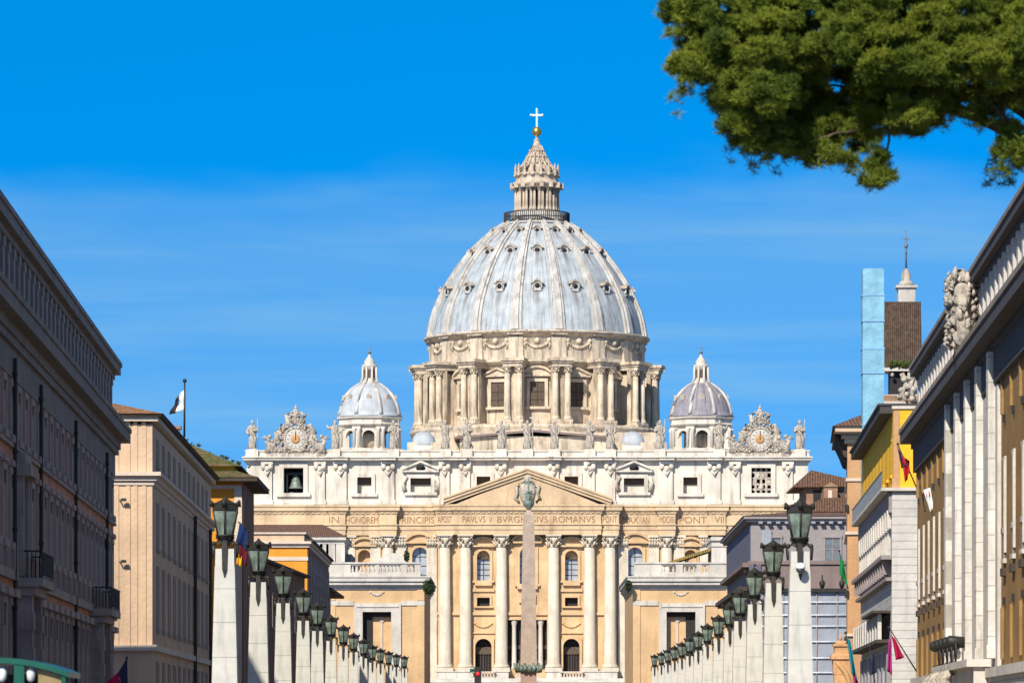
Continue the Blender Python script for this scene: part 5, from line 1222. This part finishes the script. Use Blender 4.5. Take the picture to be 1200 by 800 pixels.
# --- tan tower with overhanging roof
D7 = 405; z7 = lambda py: wz(py, D7); P10 = thing('tan_tower', 'narrow tan orange building with wide overhanging roof beside the yellow house', 'building', (wx(993, D7), D7, 0)); lx = lambda p: wx(p, D7)-wx(993, D7)
def plan(e, dx=0): return [(-e+dx, -e), (lx(1040)+e, -e), (lx(1040)+e, 22+e), (1.55-e+dx, 22+e)]     # street side runs back at a slant
b = MB(); b.prism_z(plan(0), 0, z7(520)); b.build('wall', M['orange2'], P10)
for y0_, y1_, e in ((626, 622.5, .2), (563.5, 560, .15), (745, 742, .25)): b = MB(); b.prism_z(plan(e), z7(y0_), z7(y1_)); b.build('string_course', M['beige_trim'], P10)
b = MB(); b.prism_z(plan(.3), z7(519.5), z7(514)); b.prism_z(plan(.6), z7(514)+.002, z7(509)); b.build('cornice', M['beige'], P10)
for j in range(4):
    b = MB(); d0 = .4+j*6; o_ = 1.55*d0/22
    b.prism([(o_-1.15, z7(509)), (o_, z7(509)), (o_, z7(536)), (o_-.3, z7(534)), (o_-.7, z7(521))], d0, d0+.9); b.build('bracket', M['eave'], P10)
b = MB(); b.prism_z(plan(1.3), z7(509), z7(506.5)); b.build('eave', M['eave'], P10)
b = MB(); b.prism_z(plan(1.2), z7(506.5), z7(500)); b.build('fascia', M['beige'], P10)
b = MB(); z0, z1 = z7(500), z7(482); q = plan(1.45); b.add([(x, y, z0) for x, y in q]+[(lx(1014), 4, z1), (lx(1014)+.8, 18, z1)], [(0, 1, 4), (1, 2, 5, 4), (2, 3, 5), (3, 0, 4, 5), (0, 3, 2, 1)]); b.build('roof', M['tile'], P10)
for py in (700, 600): b = MB(); b.box(-.22, .1, -.2, .25, z7(py), z7(py-9)); b.build('downpipe_box', M['iron'], P10)
# --- pale blue sheeted tower standing on the roofs
D8 = 403; z8 = lambda py: wz(py, D8); P11 = thing('sheeted_tower', 'tall narrow tower wrapped in pale blue sheeting', 'tower', (wx(1023.5, D8), D8, 0)); hw = 12.3*D8/F
b = MB(); ys = [590, 497, 436.5, 408, 375.5, 345.5, 315]
for i in range(len(ys)-1):
    e = .0 if i % 2 else .03
    b.box(-hw-e, hw+e, 0-e, 2*hw+e, z8(ys[i]), z8(ys[i+1])-.02)
b.build('sheeting', M['blue'], P11)
for j in (1, 2, 3, 4, 5): c = MB(); c.box(-hw-.07, hw+.07, -.07, 2*hw+.07, z8(ys[j])-.1, z8(ys[j])+.06); c.build('seam_band', M['f_sky'], P11)
c = MB(); c.box(-hw+.1, hw-.1, .1, 2*hw-.1, z8(315), z8(314.2)); c.build('cap', M['f_sky'], P11)

# --- church tower with tiled cap, lantern, cross
D9 = 430; z9 = lambda py: wz(py, D9); P12 = thing('bell_tower', 'brick bell tower with steep brown tiled cap and white lantern behind the yellow house', 'tower', (wx(1059, D9), D9+3, 0)); m9 = D9/F; lx = lambda p: (p-1059)*m9
b = MB(); b.taper(0, 0, z9(430), z9(352), 23*m9, 23*m9, 21.5*m9, 21.5*m9); b.build('tiled_cap', tiles('steep_brown_tiles', (.15, .09, .055), (.07, .075, .02), .12, 'X', .2), P12)
b = MB(); b.box(-22*m9, 22*m9, -22*m9, 22*m9, 0, z9(462)); b.build('wall', M['brick'], P12)
b = MB(); b.box(-14*m9, 14*m9, -14*m9, 14*m9, z9(462), z9(430)); b.build('recess', M['dark'], P12)
b = MB(); b.box(-22.5*m9, 23*m9, -23*m9, 23*m9, z9(433.5), z9(429.5)); b.box(-21.5*m9, 21.5*m9, -21.8*m9, 22*m9, z9(466), z9(461)); b.box(-22*m9, 4*m9, -23.2*m9, -20*m9, z9(472), z9(469)); b.build('cornice', M['white'], P12)
b = MB()
for px, py, r in ((1061, 443, 4.5), (1066, 452, 4), (1057, 456, 3.5), (1068, 441, 4), (1064, 461, 3.5), (1055, 464, 3), (1070, 466, 4), (1047, 438, 2.5), (1072, 455, 4)): b.ball((lx(px), -22.5*m9, z9(py)), r*m9, 8)
for pts in ([(1058, 436), (1063, 448), (1058, 460), (1064, 470)], [(1072, 436), (1068, 452), (1073, 470)]): b.tube([(lx(p), -22*m9, z9(q)) for p, q in pts], [3*m9, 2.5*m9, 3.2*m9, 2*m9][:len(pts)], 8)
b.box(lx(1065), lx(1076), -21*m9, -10*m9, z9(475), z9(432)); b.build('scrollwork', M['statue'], P12)
b = MB()
rg = random.Random(9)
for i in range(60):
    x0_, z0_ = lx(rg.uniform(1045, 1077)), z9(rg.uniform(424, 431)); 
    for j in range(4): b.tube([(x0_, -23.2*m9, z0_), (x0_+rg.uniform(-.3, .3), -23.2*m9-rg.uniform(0, .4), z0_+rg.uniform(.1, .5))], [.09, .01], 4)
b = b.build('weeds', plain('tower_weeds', (.07, .10, .02), .9), P12); b['kind'] = 'stuff'
lx2 = lx(1065)
b = MB(); b.box(lx2-10*m9, lx2+10*m9, -10*m9, 10*m9, z9(355), z9(333)); b.box(lx2-12.5*m9, lx2+12.5*m9, -12.5*m9, 12.5*m9, z9(334.5), z9(331.5)); b.build('white_lantern', M['white'], P12)
b = MB(); b.lathe([(9.5*m9, z9(331.5)), (8*m9, z9(327)), (5*m9, z9(325)), (5.8*m9, z9(319)), (4*m9, z9(314)), (1.5*m9, z9(311))], 14, lx2, 0); b.build('lantern_cap', M['statue'], P12)
b = MB(); b.tube([(lx2, 0, z9(312)), (lx2, 0, z9(266))], [.12, .06], 6); b.ball((lx2, 0, z9(284)), .2, 8, 1.5); b.box(lx2-.28, lx2+.28, -.05, .05, z9(277), z9(275.5)); b.ball((lx2, 0, z9(292)), .14, 8); b.build('iron_cross', M['net_b'], P12)

# --- yellow over white house
D10 = 340; ST = Street(1047, D10, 805, 1); P13 = ST.root('yellow_house', 'bright yellow house over white stone lower floors, behind the right palazzo', 'building'); zf = lambda py: wz(py, D10); m10 = D10/F; k = 1
b = MB(); ST.box(b, 0, 61, -15, 0, zf(571), zf(479)); b.build('upper_wall', M['yellow'], P13)
b = MB(); ST.box(b, -.12, 61, -15, .12, 0, zf(575)); b.build('lower_wall', M['rust'], P13)
b = MB(); ST.box(b, -.5, 61.5, -15, .95, zf(575), zf(571.3)); ST.box(b, -.15, .3, -15, .12, zf(479), zf(475.5)); ST.box(b, -.05, 0, -2.6, -2.2 if False else -2.4, zf(571), zf(480)); b.build('ledge', M['white'], P13)
b = MB(); ST.box(b, 1.0, 61, -14, 1.0, zf(483), zf(474)); ST.box(b, .9, 61.1, -14, 1.15, zf(474), zf(471.5)); b.build('eave', M['roof_d'], P13)
b = MB(); ST.box(b, -.06, 0, -.45, .0, zf(571), zf(481)); ST.box(b, -.1, .6, -.25, .12, zf(571), zf(560)); b.build('corner_strip', M['orange2'], P13)
b = MB()
for j in range(80): ST.box(b, .5+j*.75, .55+j*.75, .85, .9, zf(571.3), zf(571.3)+1.2)
ST.box(b, -.4, 61, .83, .92, zf(571.3)+1.2, zf(571.3)+1.28); ST.box(b, 1.0, 61, .86, .88, zf(571), zf(571)+1.1); b.build('railing', M['net_b'], P13)
for j in range(9):
    s = 3+j*6.6
    b = MB(); wallwin(ST, b, s, zf(555), zf(515), .8, .2, .015); f = b.build('window', M['yellow'], P13); q = MB(); ST.box(q, s-.8, s+.8, -.02, .008, zf(555), zf(515)); q.build('pane', M['yellow'], f)
b = MB(); ST.box(b, 0, 61, .12, .35, zf(600), zf(577)); b.build('frieze_panel', M['shutter'], P13)
for j in range(14):
    s = 1.6+j*4.3
    b = MB(); ST.box(b, s-.5, s+.5, .12, .45, zf(618), zf(597)); b.build('bracket', M['white'], P13)
    b = MB(); wallwin(ST, b, s+1.6, zf(648), zf(622), .7, .2, .2); f = b.build('window', M['white'], P13, (0, .12, 0)); q = MB(); ST.box(q, s+.9, s+2.3, 0, .06, zf(648), zf(622)); q.build('pane', M['dark'], f)
    b = MB(); ST.box(b, s-.35, s+.35, .12, .8, zf(672), zf(655)); b.build('corbel', M['shutter'], P13)
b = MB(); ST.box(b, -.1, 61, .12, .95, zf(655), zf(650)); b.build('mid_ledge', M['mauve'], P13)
b = MB(); ST.box(b, 0, 61, .12, .6, zf(680), zf(676)); b.build('lower_band', M['shutter'], P13)
# glazed balcony low on the street side
b = MB(); ST.box(b, 2, 58, .12, 1.2, zf(752), zf(748)); ST.box(b, 1.8, 24, .12, 1.5, zf(717), zf(714)); b.build('glazed_balcony', M['eave'], P13)
for j in range(10): c = MB(); ST.box(c, 3+j*5, 7+j*5, .9, 1.0, zf(748), zf(720)); c.build('balcony_glass', M['net_b' if j > 4 else 'net'], P13)
for j in range(11): c = MB(); ST.box(c, 2.6+j*5, 3.0+j*5, .8, 1.1, zf(748), zf(718)); c.build('balcony_post', M['white'], P13)
for j in range(8): c = MB(); ST.box(c, 3+j*7, 6+j*7, .12, .4, zf(800), zf(762)); c.build('shop_window', M['net' if j % 2 else 'mauve'], P13)

# --- right palazzo with giant order
ST = Street(1075, 320, 805, 1); P14 = ST.root('palazzo', 'sunlit palazzo with white giant pilasters and tan infill at the right edge', 'building')
k = 1
b = MB(); ST.box(b, NEAR, 0, -18, 0, 0, 22); b.build('wall', M['brown'], P14)
b = MB(); ST.box(b, NEAR, -.4, -17, -.3, 22, 26.8); b.build('attic', M['white'], P14)
b = MB(); ST.box(b, NEAR, .3, -18, .3, 20.2, 21.9); ST.box(b, NEAR, .4, -18, .45, 21.9, 22.3); ST.box(b, NEAR, 1.05, -18, 1.2, 22.3, 23.0); b.build('main_cornice', M['roof_d'], P14)
b = MB(); ST.box(b, NEAR, 1.15, -18, 1.3, 23.0, 23.3); b.build('cornice_lip', M['cornice_g'], P14)
b = MB(); ST.box(b, NEAR, .2, -18, .1, 26.8, 27.1); ST.box(b, NEAR, .5, -18, .5, 27.1, 27.6); b.build('roof_cornice', M['roof_d'], P14)
b = MB(); ST.box(b, NEAR, .6, -18, .6, 27.6, 27.85); b.build('roof_lip', M['cornice_g'], P14)
b = MB(); ST.box(b, NEAR, -1, -16, -1, 27.85, 28.2); b.build('roof', M['tile'], P14)
s = -1.2; first = None
while s > -140:
    if not first:
        b = MB(); ST.box(b, -.5, .5, -.3, .0, 23.3, 26.8); ST.box(b, -.58, .58, -.3, .05, 26.4, 26.79); first = b.build('attic_pilaster', M['white'], P14, (s, 0, 0))
        b = MB(); ST.box(b, -.7, .7, -.3, -.27, 24.0, 26.3); aw = b.build('attic_window', M['shutter'], P14, (s-1.65, 0, 0))
    else: again(first, P14, (s, 0, 0)); again(aw, P14, (s-1.65, 0, 0))
    s -= 3.3
s0, _ = ST.solve(1116); s1, _ = ST.solve(1171)
for j in range(5):
    s = s0-2-(s0-s1-3)*j/4.0
    b = MB(); ST.box(b, s-.75, s+.75, 0, .58, 6.3, 21.88); ST.box(b, s-.9, s+.9, 0, .66, 5.6, 6.3)
    b.build('giant_pilaster', M['block'], P14)
b = MB(); ST.box(b, s1-1.5, s0+.5, 0, .2, 0, 20.0); b.build('portico_wall', M['white'], P14)
# portal block below the giant pilasters
b = MB(); sa, _ = ST.solve(1120); sb, _ = ST.solve(1165)
ST.box(b, sb, sa, 0, 1.1, 0, 5.2); ST.box(b, sb-.3, sa+.3, 0, 1.5, 5.2, 5.6); b.build('portal', M['white'], P14)
for j in range(6):
    s = sa-.8-j*3.4
    c = MB()
    c.tube([(s, 1.3, 5.2), (s, 1.75, 4.7), (s, 1.35, 4.0), (s, 1.55, 3.4), (s, 1.2, 3.0)], [.3, .36, .28, .3, .2], 8); c.build('console', M['statue'], P14)
b = MB(); ST.box(b, NEAR, sb, 0, .5, 4.6, 5.1); ST.box(b, sa, .05, 0, .5, 4.9, 5.4); b.build('ledge', M['white'], P14)
b = MB(); ST.box(b, NEAR, sb-.01, 0, .3, 0, 4.6); ST.box(b, sa+.31, .04, 0, .3, 0, 4.9); b.build('base_wall', M['rust'], P14)
def brown_bay(s, dz_=0):
    b = MB(); ST.box(b, s-.8, s-.5, 0, .13, 11.0, 15.8); ST.box(b, s+.5, s+.8, 0, .05, 11.0, 15.8); ST.box(b, s-.9, s+.9, 0, .18, 10.45, 10.7); ST.box(b, s-.8, s+.8, 0, .10, 15.8, 16.0)
    f = b.build('window', M['white'], P14)
    q = MB(); ST.box(q, s-.5, s+.5, .01, .08, 12.4, 16); q.build('pane', M['glass_d'], f)
    q = MB(); ST.box(q, s-.5, s+.5, .01, .12, 10.75, 12.0); ST.box(q, s-.6, s+.6, .01, .2, 12.0, 12.3); q.build('balustrade', M['shutter'], f)
    q = MB(); ST.box(q, s-.85, s+.85, .0, .22, 9.8, 10.2); q.build('sill_bracket', M['eave'], f)
    q = MB(); ST.box(q, s-.3, s+.3, 0, .12, 8.3, 8.7); ST.box(q, s-.3, s+.3, 0, .12, 17.8, 18.2); q.build('vent', M['dark'], f)
    for a, c in ((18.3, 20.2), (5.5, 8.2)):
        q = MB(); ST.box(q, s+1.2, s+1.7, 0, .14, a, c); q.build('brick_rib', M['brown'], P14)
for j in range(6): brown_bay(-2.8-j*6.4)
for j in range(8): brown_bay(s1-4.5-j*6.4)
# stone coat of arms standing on the main cornice
sx, _ = ST.solve(1146); c = ST.p+ST.d*sx+np.array([-ST.d[1], ST.d[0]])*.75
CA = thing('stone_crest', 'carved white stone coat of arms standing on the right palazzo cornice', 'sculpture', (c[0], c[1], 23.3), ST.ang)
b = MB()
b.lathe([(.5, 0), (1.3, .5), (1.75, 1.6), (1.7, 2.7), (1.1, 3.5), (.5, 3.8)], 20, sy=.42)
for s in (-1, 1):
    b.tube([(s*.6, 0, .2), (s*1.7, .1, .5), (s*2.1, .2, 1.3), (s*1.8, .35, 2.1), (s*2.2, .2, 3.0), (s*1.5, .15, 3.7)], [.3, .42, .4, .35, .42, .3], 8)
    b.ball((s*1.9, .25, 3.3), .5, 10); b.ball((s*1.5, .35, .7), .45, 10)
    b.tube([(s*.3, .3, 3.7), (s*.9, .4, 4.2), (s*.4, .3, 4.5)], [.3, .3, .2], 8)
b.lathe([(.75, 3.5), (.95, 3.9), (.8, 4.3), (.35, 4.7)], 12, 0, .2, sy=.6)
for j in range(5): b.ball((-.8+j*.4, .55, 1.2+.5*((j*2) % 3)), .33, 8)
b.box(-1.2, 1.2, -.5, .6, -.02, .3)
b.v = [(x*.72, y*.95, z) for x, y, z in b.v]
rg = random.Random(21)
for i in range(230):
    a = rg.uniform(0, 6.28); zz = rg.uniform(.3, 4.4); ww = .8+.75*sin(min(zz, 3.6)/3.6*2.6); q = rg.uniform(.08, .2)
    x_0, y_0 = ww*1.15*cos(a), .85*sin(a)+.1; d_ = rg.uniform(-.6, .6)
    b.tube([(x_0*.9, y_0*.8, zz-q*1.6), (x_0*1.08, y_0*1.15, zz), (x_0+d_*q*2, y_0, zz+q*1.8)], [q*.6, q, q*.35], 6)
b.build('shield', M['statue'], CA)
# floodlights on the portal ledge
for j in range(5):
    s = sa-1.2-j*4.2; p = ST.p+ST.d*s+np.array([-ST.d[1], ST.d[0]])*1.1
    fl = thing('floodlight', f'black drum floodlight on the right palazzo portal ledge, {ORD[j]} from the far end', 'floodlight', (p[0], p[1], 5.6), ST.ang, 'floodlights on the portal ledge')
    b = MB(); b.lathe([(.26, -.55), (.33, -.48), (.33, .38), (.2, .55)], 16); b.build('lamp_drum', M['iron'], fl, (0, 0, 1.25), (0, pi/2*.94, 1.7))
    b = MB()
    for e in (-1, 1): b.tube([(e*.5, 0, 1.3), (e*.5, 0, .5), (e*.25, 0, .05)], .06, 6)
    b.tube([(-.45, -.3, .04), (.45, .3, .04)], .07, 6); b.tube([(-.5, 0, .6), (.5, 0, .6)], .05, 6); b.build('stand', M['iron'], fl)

# --- carved street shrine lamp
DS = 300; zs_ = lambda py: wz(py, DS); sh = thing('carved_pinnacle', 'orange tinted carved stone pinnacle with scrolls below the teal flag', 'pinnacle', (wx(985, DS), DS, 0)); ms = DS/F
b = MB()
for y0_, y1_, h0, h1 in ((900, 790, 8, 8), (790, 772, 8.6, 9.6), (772, 768, 12, 12), (768, 765, 11, 9), (765, 757, 7.5, 7.5), (757, 754, 9.5, 9.5), (754, 750, 6, 4)): b.taper(0, 0, zs_(y0_)+.004, zs_(y1_)-.002, h0*ms, h0*ms, h1*ms, h1*ms)
b.build('pinnacle_body', M['terra'], sh)
c = MB(); c.tube([(-7*ms, -9*ms, zs_(774)), (-2*ms, -10*ms, zs_(779)), (4*ms, -10.5*ms, zs_(786)), (9*ms, -10*ms, zs_(796)), (10*ms, -9*ms, zs_(808))], [1.6*ms, 2.4*ms, 3*ms, 3*ms, 2.6*ms], 8); c.build('scroll', M['terra'], sh)
c = MB(); c.lathe([(1.2*ms, zs_(750)), (2.2*ms, zs_(747.5)), (.8*ms, zs_(744.5)), (.3*ms, zs_(741))], 10); c.build('finial', M['terra'], sh)

# --- flags on the right-hand side
flag('flag', 'dark and red flag hanging on a slanting pole from the yellow house', [(1074, 571), (1052, 520)], [('f_navy', [(1051, 522), (1056, 531), (1061, 546), (1056.5, 549)]), ('f_red', [(1056, 533), (1066, 540), (1066, 553), (1061, 566)])], .35, 322, .05)
flag('flag', 'white flag with red spot hanging beside the tan infill of the right palazzo', [(1078, 568), (1084, 598)], [('f_white', [(1082, 574), (1090, 571), (1095, 596), (1090, 600)]), ('f_crim', [(1084.5, 577), (1089, 575), (1090, 581), (1086, 583)])], .2, 300, .04)
flag('flag', 'dark green flag drooping from a pole in front of the mauve palace', [(994, 690), (983.5, 645)], [('f_green', [(984, 647), (989, 660), (994, 688), (984, 672)])], .25, 398, .05)
flag('flag', 'long teal flag hanging over the carved pinnacle', [(1004, 800), (991, 741)], [('f_teal', [(991, 742), (997, 752), (1005, 797), (998, 788)]), ('f_mag', [(999, 789), (1005, 797), (1010, 812), (1001, 812)])], .3, 290, .05)
flag('flag', 'dark navy flag hanging limp between the teal and crimson flags', [(1026, 806), (1019, 757)], [('f_navy', [(1019, 760), (1026, 768), (1028, 787), (1020, 791)])], .3, 310, .05)
flag('flag', 'crimson flag with pale magenta tail on a long slanting pole by the white wall', [(1074, 786), (1042, 735)], [('f_crim', [(1044, 742), (1050, 750), (1060, 770), (1050, 773)]), ('f_mag', [(1041, 748), (1045, 752), (1045, 790), (1040, 786)])], .3, 305, .05)
flag('flag', 'pale blue and white flag hanging at the far end of the yellow house', [(1013, 655), (1006, 612)], [('f_sky', [(1007, 616), (1013, 632), (1018, 652), (1011, 642)]), ('f_white', [(1006, 612), (1010, 617), (1011, 625), (1006, 622)])], .3, 398, .05)
flag('flag', 'dark blue and maroon pointed flag at the foot of the beige house', [(149.5, 815), (148.5, 770)], [('f_navy', [(148, 771), (149.5, 806), (141, 806), (140, 785)]), ('f_crim', [(140.2, 785), (141, 806), (118, 806), (128, 797)])], .12, 190, .03)

# --- green kiosk, bottom left corner
DK = 80; mk = DK/F; zk = lambda py: wz(py, DK); ki = thing('kiosk', 'green painted kiosk with arched roof and white lamps at the lower left corner', 'kiosk', (wx(5, DK), DK, 0)); lx = lambda p: (p-5)*mk
b = MB(); n = 16; poly = []
xr = lx(86); R_ = 3.2
arc = lambda x, t: zk(771)-.012*0-(R_-sqrt(max(R_*R_-x*x, 0)))*1.0+t-(0)
top = [(-xr+2*xr*i/n, arc(-xr+2*xr*i/n, 0)) for i in range(n+1)]
bot = [(x, z-.10) for x, z in top[::-1]]
b.prism(top+bot, -.9, 1.3); b.build('arched_roof', M['kiosk'], ki)
b = MB()
for px in (28.5, -40): b.box(lx(px)-.09, lx(px)+.09, -.88, -.70, 0, zk(777)-.02)
for px in (-70, 80): b.box(lx(px)-.04, lx(px)+.04, -.86, -.78, 0, zk(790))
b.build('post', M['kiosk'], ki)
b = MB(); b.box(-xr*.9, xr*.9, -.3, 1.2, 0, zk(778)-.18); b.build('body', M['dark'], ki)
b = MB(); b.prism([(lx(50), zk(782)), (lx(87), zk(795)), (lx(87), zk(815)), (lx(50), zk(815))], -.75, -.6); b.build('sign_board', M['kiosk_tan'], ki)
for px in (8, 41): b = MB(); b.ball((lx(px), -.72, zk(790)), .09, 12, 1.6); b.build('lamp', M['lampw'], ki)
# --- red traffic signal near the square
DT = 420; tr_ = thing('traffic_light', 'small red traffic signal in dark green housing before the basilica steps', 'traffic light', (wx(560, DT), DT, 0)); zt2 = lambda py: wz(py, DT)
MB().lathe([(.12, 0), (.09, zt2(797))], 10).build('pole', M['kiosk'], tr_)
MB().box(-.32, .32, -.2, .3, zt2(800), zt2(781)).build('housing', M['iron'], tr_)
m, t, bb = mat_new('lit_red_lens'); bb.inputs['Base Color'].default_value = (.5, .01, .02, 1); bb.inputs['Emission Color'].default_value = (1, .03, .05, 1); bb.inputs['Emission Strength'].default_value = .25
MB().lathe([(.2, 0), (.19, .05), (.07, .08)], 16).build('red_lens', m, tr_, (0, -.2, zt2(789)), (pi/2, 0, 0))
MB().box(-.75, -.33, -.1, .1, zt2(787), zt2(783)).build('green_arm', M['kiosk'], tr_)

# ------------------------------------------------------------------ stone pine
PD = 70.0; mp_ = PD/F
pine = thing('pine_tree', 'tall umbrella pine hanging into the upper right corner', 'tree', (wx(1330, PD), PD+1, 0))
px0, py0 = wx(1330, PD), PD+1
tk = MB(); tk.tube([(0, 0, -.2), (.15, 0, 3), (-.1, .1, 7), (0, 0, 10.2), (-.2, 0, 11.5)], [.48, .42, .36, .3, .22], 12)
tk.build('trunk', M['bark'], pine)
lobes = [  # photo px, py, radius px, depth offset m: the crown built as clouds of foliage
    (840, 25, 58, 0), (825, 80, 36, -.3), (800, 10, 26, .2), (880, 60, 52, -.6), (870, 105, 34, -.5), (868, 157, 28, -.2), (893, 171, 22, .1), (900, 120, 34, -.8), (925, 90, 45, .4), (960, 40, 62, .3), (1000, 25, 45, -.8),
    (925, 158, 30, .8), (960, 168, 26, 1.0), (990, 184, 20, -.2), (985, 140, 34, .9), (1020, 70, 46, -.9), (1040, 110, 40, .6), (1030, 140, 28, .8), (1070, 60, 45, .2), (1065, 140, 24, -.5), (1080, 120, 26, .2), (1075, 90, 38, -.7),
    (1120, 30, 55, -.2), (1130, 85, 40, -.8), (1160, 50, 55, .3), (1180, 95, 30, -.6), (1110, 112, 20, .9), (1200, 30, 55, -.4), (1220, 80, 42, 0), (1180, 145, 13, .6), (1190, 178, 16, .2), (1035, 205, 11, .2), (1028, 192, 8, .3),
    (900, -20, 60, .6), (1000, -40, 80, .4), (1110, -50, 80, .2), (1220, -40, 90, 0), (830, -30, 45, .5), (1300, 20, 80, 0), (1400, 0, 90, .3), (1500, 20, 80, 0), (1600, 10, 90, .2), (1700, 30, 70, 0), (1350, -80, 110, .2), (1500, -90, 110, 0), (1640, -70, 100, .3),
    (1250, -110, 100, 1.5), (1400, -40, 90, 2.2), (1250, 0, 80, 2.4), (1100, 0, 70, 2.2), (980, 0, 60, 1.8), (1500, 0, 90, -2), (1350, 10, 80, -2.2), (1600, -20, 80, 2)]
lm = MB()
for (qx, qy, qr, dd) in [l for l in lobes[::2] if l[1] < 100]:
    e = ((wx(qx, PD)-px0), dd+.3, wz(qy, PD)); mid = (e[0]*.45, 1.2, max(11.9, 11.4+.5*(e[2]-11.4)))
    e1 = (e[0]*.85, e[1]*.85, e[2]+.1)
    lm.tube([(0, 0, 10.6), mid, e1, e], [.09, .045, .022, .01], 6)
# thin twigs hanging below
for (qx, qy), (rx, ry) in (((1045, 130), (1035, 203)), ((1170, 110), (1190, 180)), ((1005, 150), (950, 165)), ((1120, 90), (1060, 150)), ((1150, 110), (1180, 145))):
    a, c = (wx(qx, PD)-px0, -.6, wz(qy, PD)), (wx(rx, PD)-px0, -.8, wz(ry, PD)); lm.tube([a, ((a[0]+c[0])/2+.05, -.7, (a[2]+c[2])/2+.06), c], [.035, .022, .01], 5)
lm.build('limbs', M['bark'], pine)
rng = np.random.default_rng(3)
V = []; cnt = 0
def needles(cx, cy, cz, R_, n, col):
    """one tuft: n thin needle blades radiating mostly upward"""
    d = rng.normal(size=(n, 3)); d[:, 2] = d[:, 2]*.8+.45; d /= np.linalg.norm(d, axis=1)[:, None]
    L_ = R_*rng.uniform(.75, 1.15, n)[:, None]
    s = np.cross(d, rng.normal(size=(n, 3))); s /= np.linalg.norm(s, axis=1)[:, None]; s *= (R_*.06)
    b0 = np.array([cx, cy, cz])+d*R_*.12
    t1 = b0+d*L_
    return np.stack([b0-s, b0+s, t1+s*.5, t1-s*.5], 1)
more = [(1205, 70, 42, -1.6), (1235, 105, 40, -1.3), (1270, 60, 50, -1.5), (1185, 160, 11, .2), (1198, 150, 14, .4), (1199, 186, 13, .1), (1175, 175, 8, .2), (1025, 212, 8, .2), (1032, 182, 7, .2), (900, 90, 50, 1.8), (870, 110, 32, 1.3), (940, 120, 40, 1.7), (925, 152, 24, 1.3), (840, 60, 42, 1.2), (885, 150, 24, .9), (1000, 90, 46, 1.8), (1075, 110, 40, 1.6), (1060, 110, 30, 1.5), (1100, 90, 36, 1.4), (1150, 105, 30, 1.3), (1190, 110, 30, 1.2), (1010, 150, 26, 1.4), (970, 120, 40, 1.8), (1040, 60, 50, 2), (1120, 60, 50, 2), (1200, 60, 50, 2), (920, 40, 60, 2), (860, 30, 50, 1.5), (1095, 122, 14, .3), (1105, 140, 9, .5), (1075, 152, 10, .2)]
def tufts(p, n, L0, nn):
    for i in range(n): V.append(needles(p[0]+rng.normal()*L0*.5, p[1]+rng.normal()*L0*.5, p[2]+rng.normal()*L0*.35, L0*rng.uniform(.75, 1.2), nn, 0))
for (qx, qy, qr, dd) in lobes+more:
    c = np.array([wx(qx, PD)-px0, dd-1, wz(qy, PD)]); r = qr*mp_
    vis = qy > -105
    if not vis:
        for i in range(int(70*(r/.6)**2)):
            v = rng.normal(size=3); v /= np.linalg.norm(v); p = c+v*r*rng.uniform(.5, 1)*np.array([1, 1, .75]); V.append(needles(*p, rng.uniform(.2, .32), 16, 0))
        continue
    far = not 700 < qx < 1280
    ns = max(5, int((34 if not far else 20)*(r/.6)**1.7))
    for i in range(ns):                     # puffs: cushions of needle tufts gathered on the lobe's shell
        v = rng.normal(size=3); v[2] = v[2]*.85+.12; v /= np.linalg.norm(v)
        pc = c+v*r*rng.uniform(.62, .95)*np.array([1, 1, .75])
        pr_ = rng.uniform(.11, .21)*min(1.0, .55+r)*(1.3 if far else 1)
        for j_ in range(int((30 if not far else 16)*(pr_/.16)**1.6)):
            u = rng.normal(size=3); u[2] = u[2]*.8+.45; u /= np.linalg.norm(u)
            p = pc+u*pr_*rng.uniform(.5, 1.0)*np.array([1.15, 1.15, .7])
            V.append(needles(p[0], p[1], p[2], rng.uniform(.06, .10), 22, 0))
for (x0, x1, y0, y1, n_) in ((1085, 1200, 108, 146, 45), (1165, 1200, 150, 205, 60), (1015, 1045, 165, 218, 30), (860, 1010, 150, 195, 60), (785, 860, 60, 120, 40)):
    for i in range(n_):                     # loose sprays at the ragged lower edge
        qx, qy = rng.uniform(x0, x1), rng.uniform(y0, y1); p = np.array([wx(qx, PD)-px0, rng.uniform(-1.4, .4), wz(qy, PD)])
        for j_ in range(3): V.append(needles(*(p+rng.normal(size=3)*.03), rng.uniform(.07, .12), 14, 0))
V = np.concatenate(V); nq = len(V)
me = bpy.data.meshes.new('needles'); me.vertices.add(nq*4); me.vertices.foreach_set('co', V.reshape(-1).astype(np.float32))
me.loops.add(nq*4); me.loops.foreach_set('vertex_index', np.arange(nq*4, dtype=np.int32)); me.polygons.add(nq); me.polygons.foreach_set('loop_start', np.arange(0, nq*4, 4, dtype=np.int32)); me.polygons.foreach_set('loop_total', np.full(nq, 4, dtype=np.int32))
me.update(calc_edges=True)
m, t, bb = mat_new('pine_needles'); N = t.nodes.new; L = t.links.new
co = N('ShaderNodeTexCoord'); n1 = N('ShaderNodeTexNoise'); n1.inputs['Scale'].default_value = 1.3; n1.inputs['Detail'].default_value = 4; L(co.outputs['Object'], n1.inputs['Vector'])
cr_ = N('ShaderNodeValToRGB'); cr_.color_ramp.elements[0].position = .3; cr_.color_ramp.elements[0].color = (.05, .085, .010, 1); cr_.color_ramp.elements[1].position = .7; cr_.color_ramp.elements[1].color = (.185, .215, .018, 1)
L(n1.outputs['Fac'], cr_.inputs[0]); L(cr_.outputs[0], bb.inputs['Base Color']); bb.inputs['Roughness'].default_value = .6; bb.inputs['Specular IOR Level'].default_value = .2
me.materials.append(m)
link('crown', me, pine)
print('needles', nq)
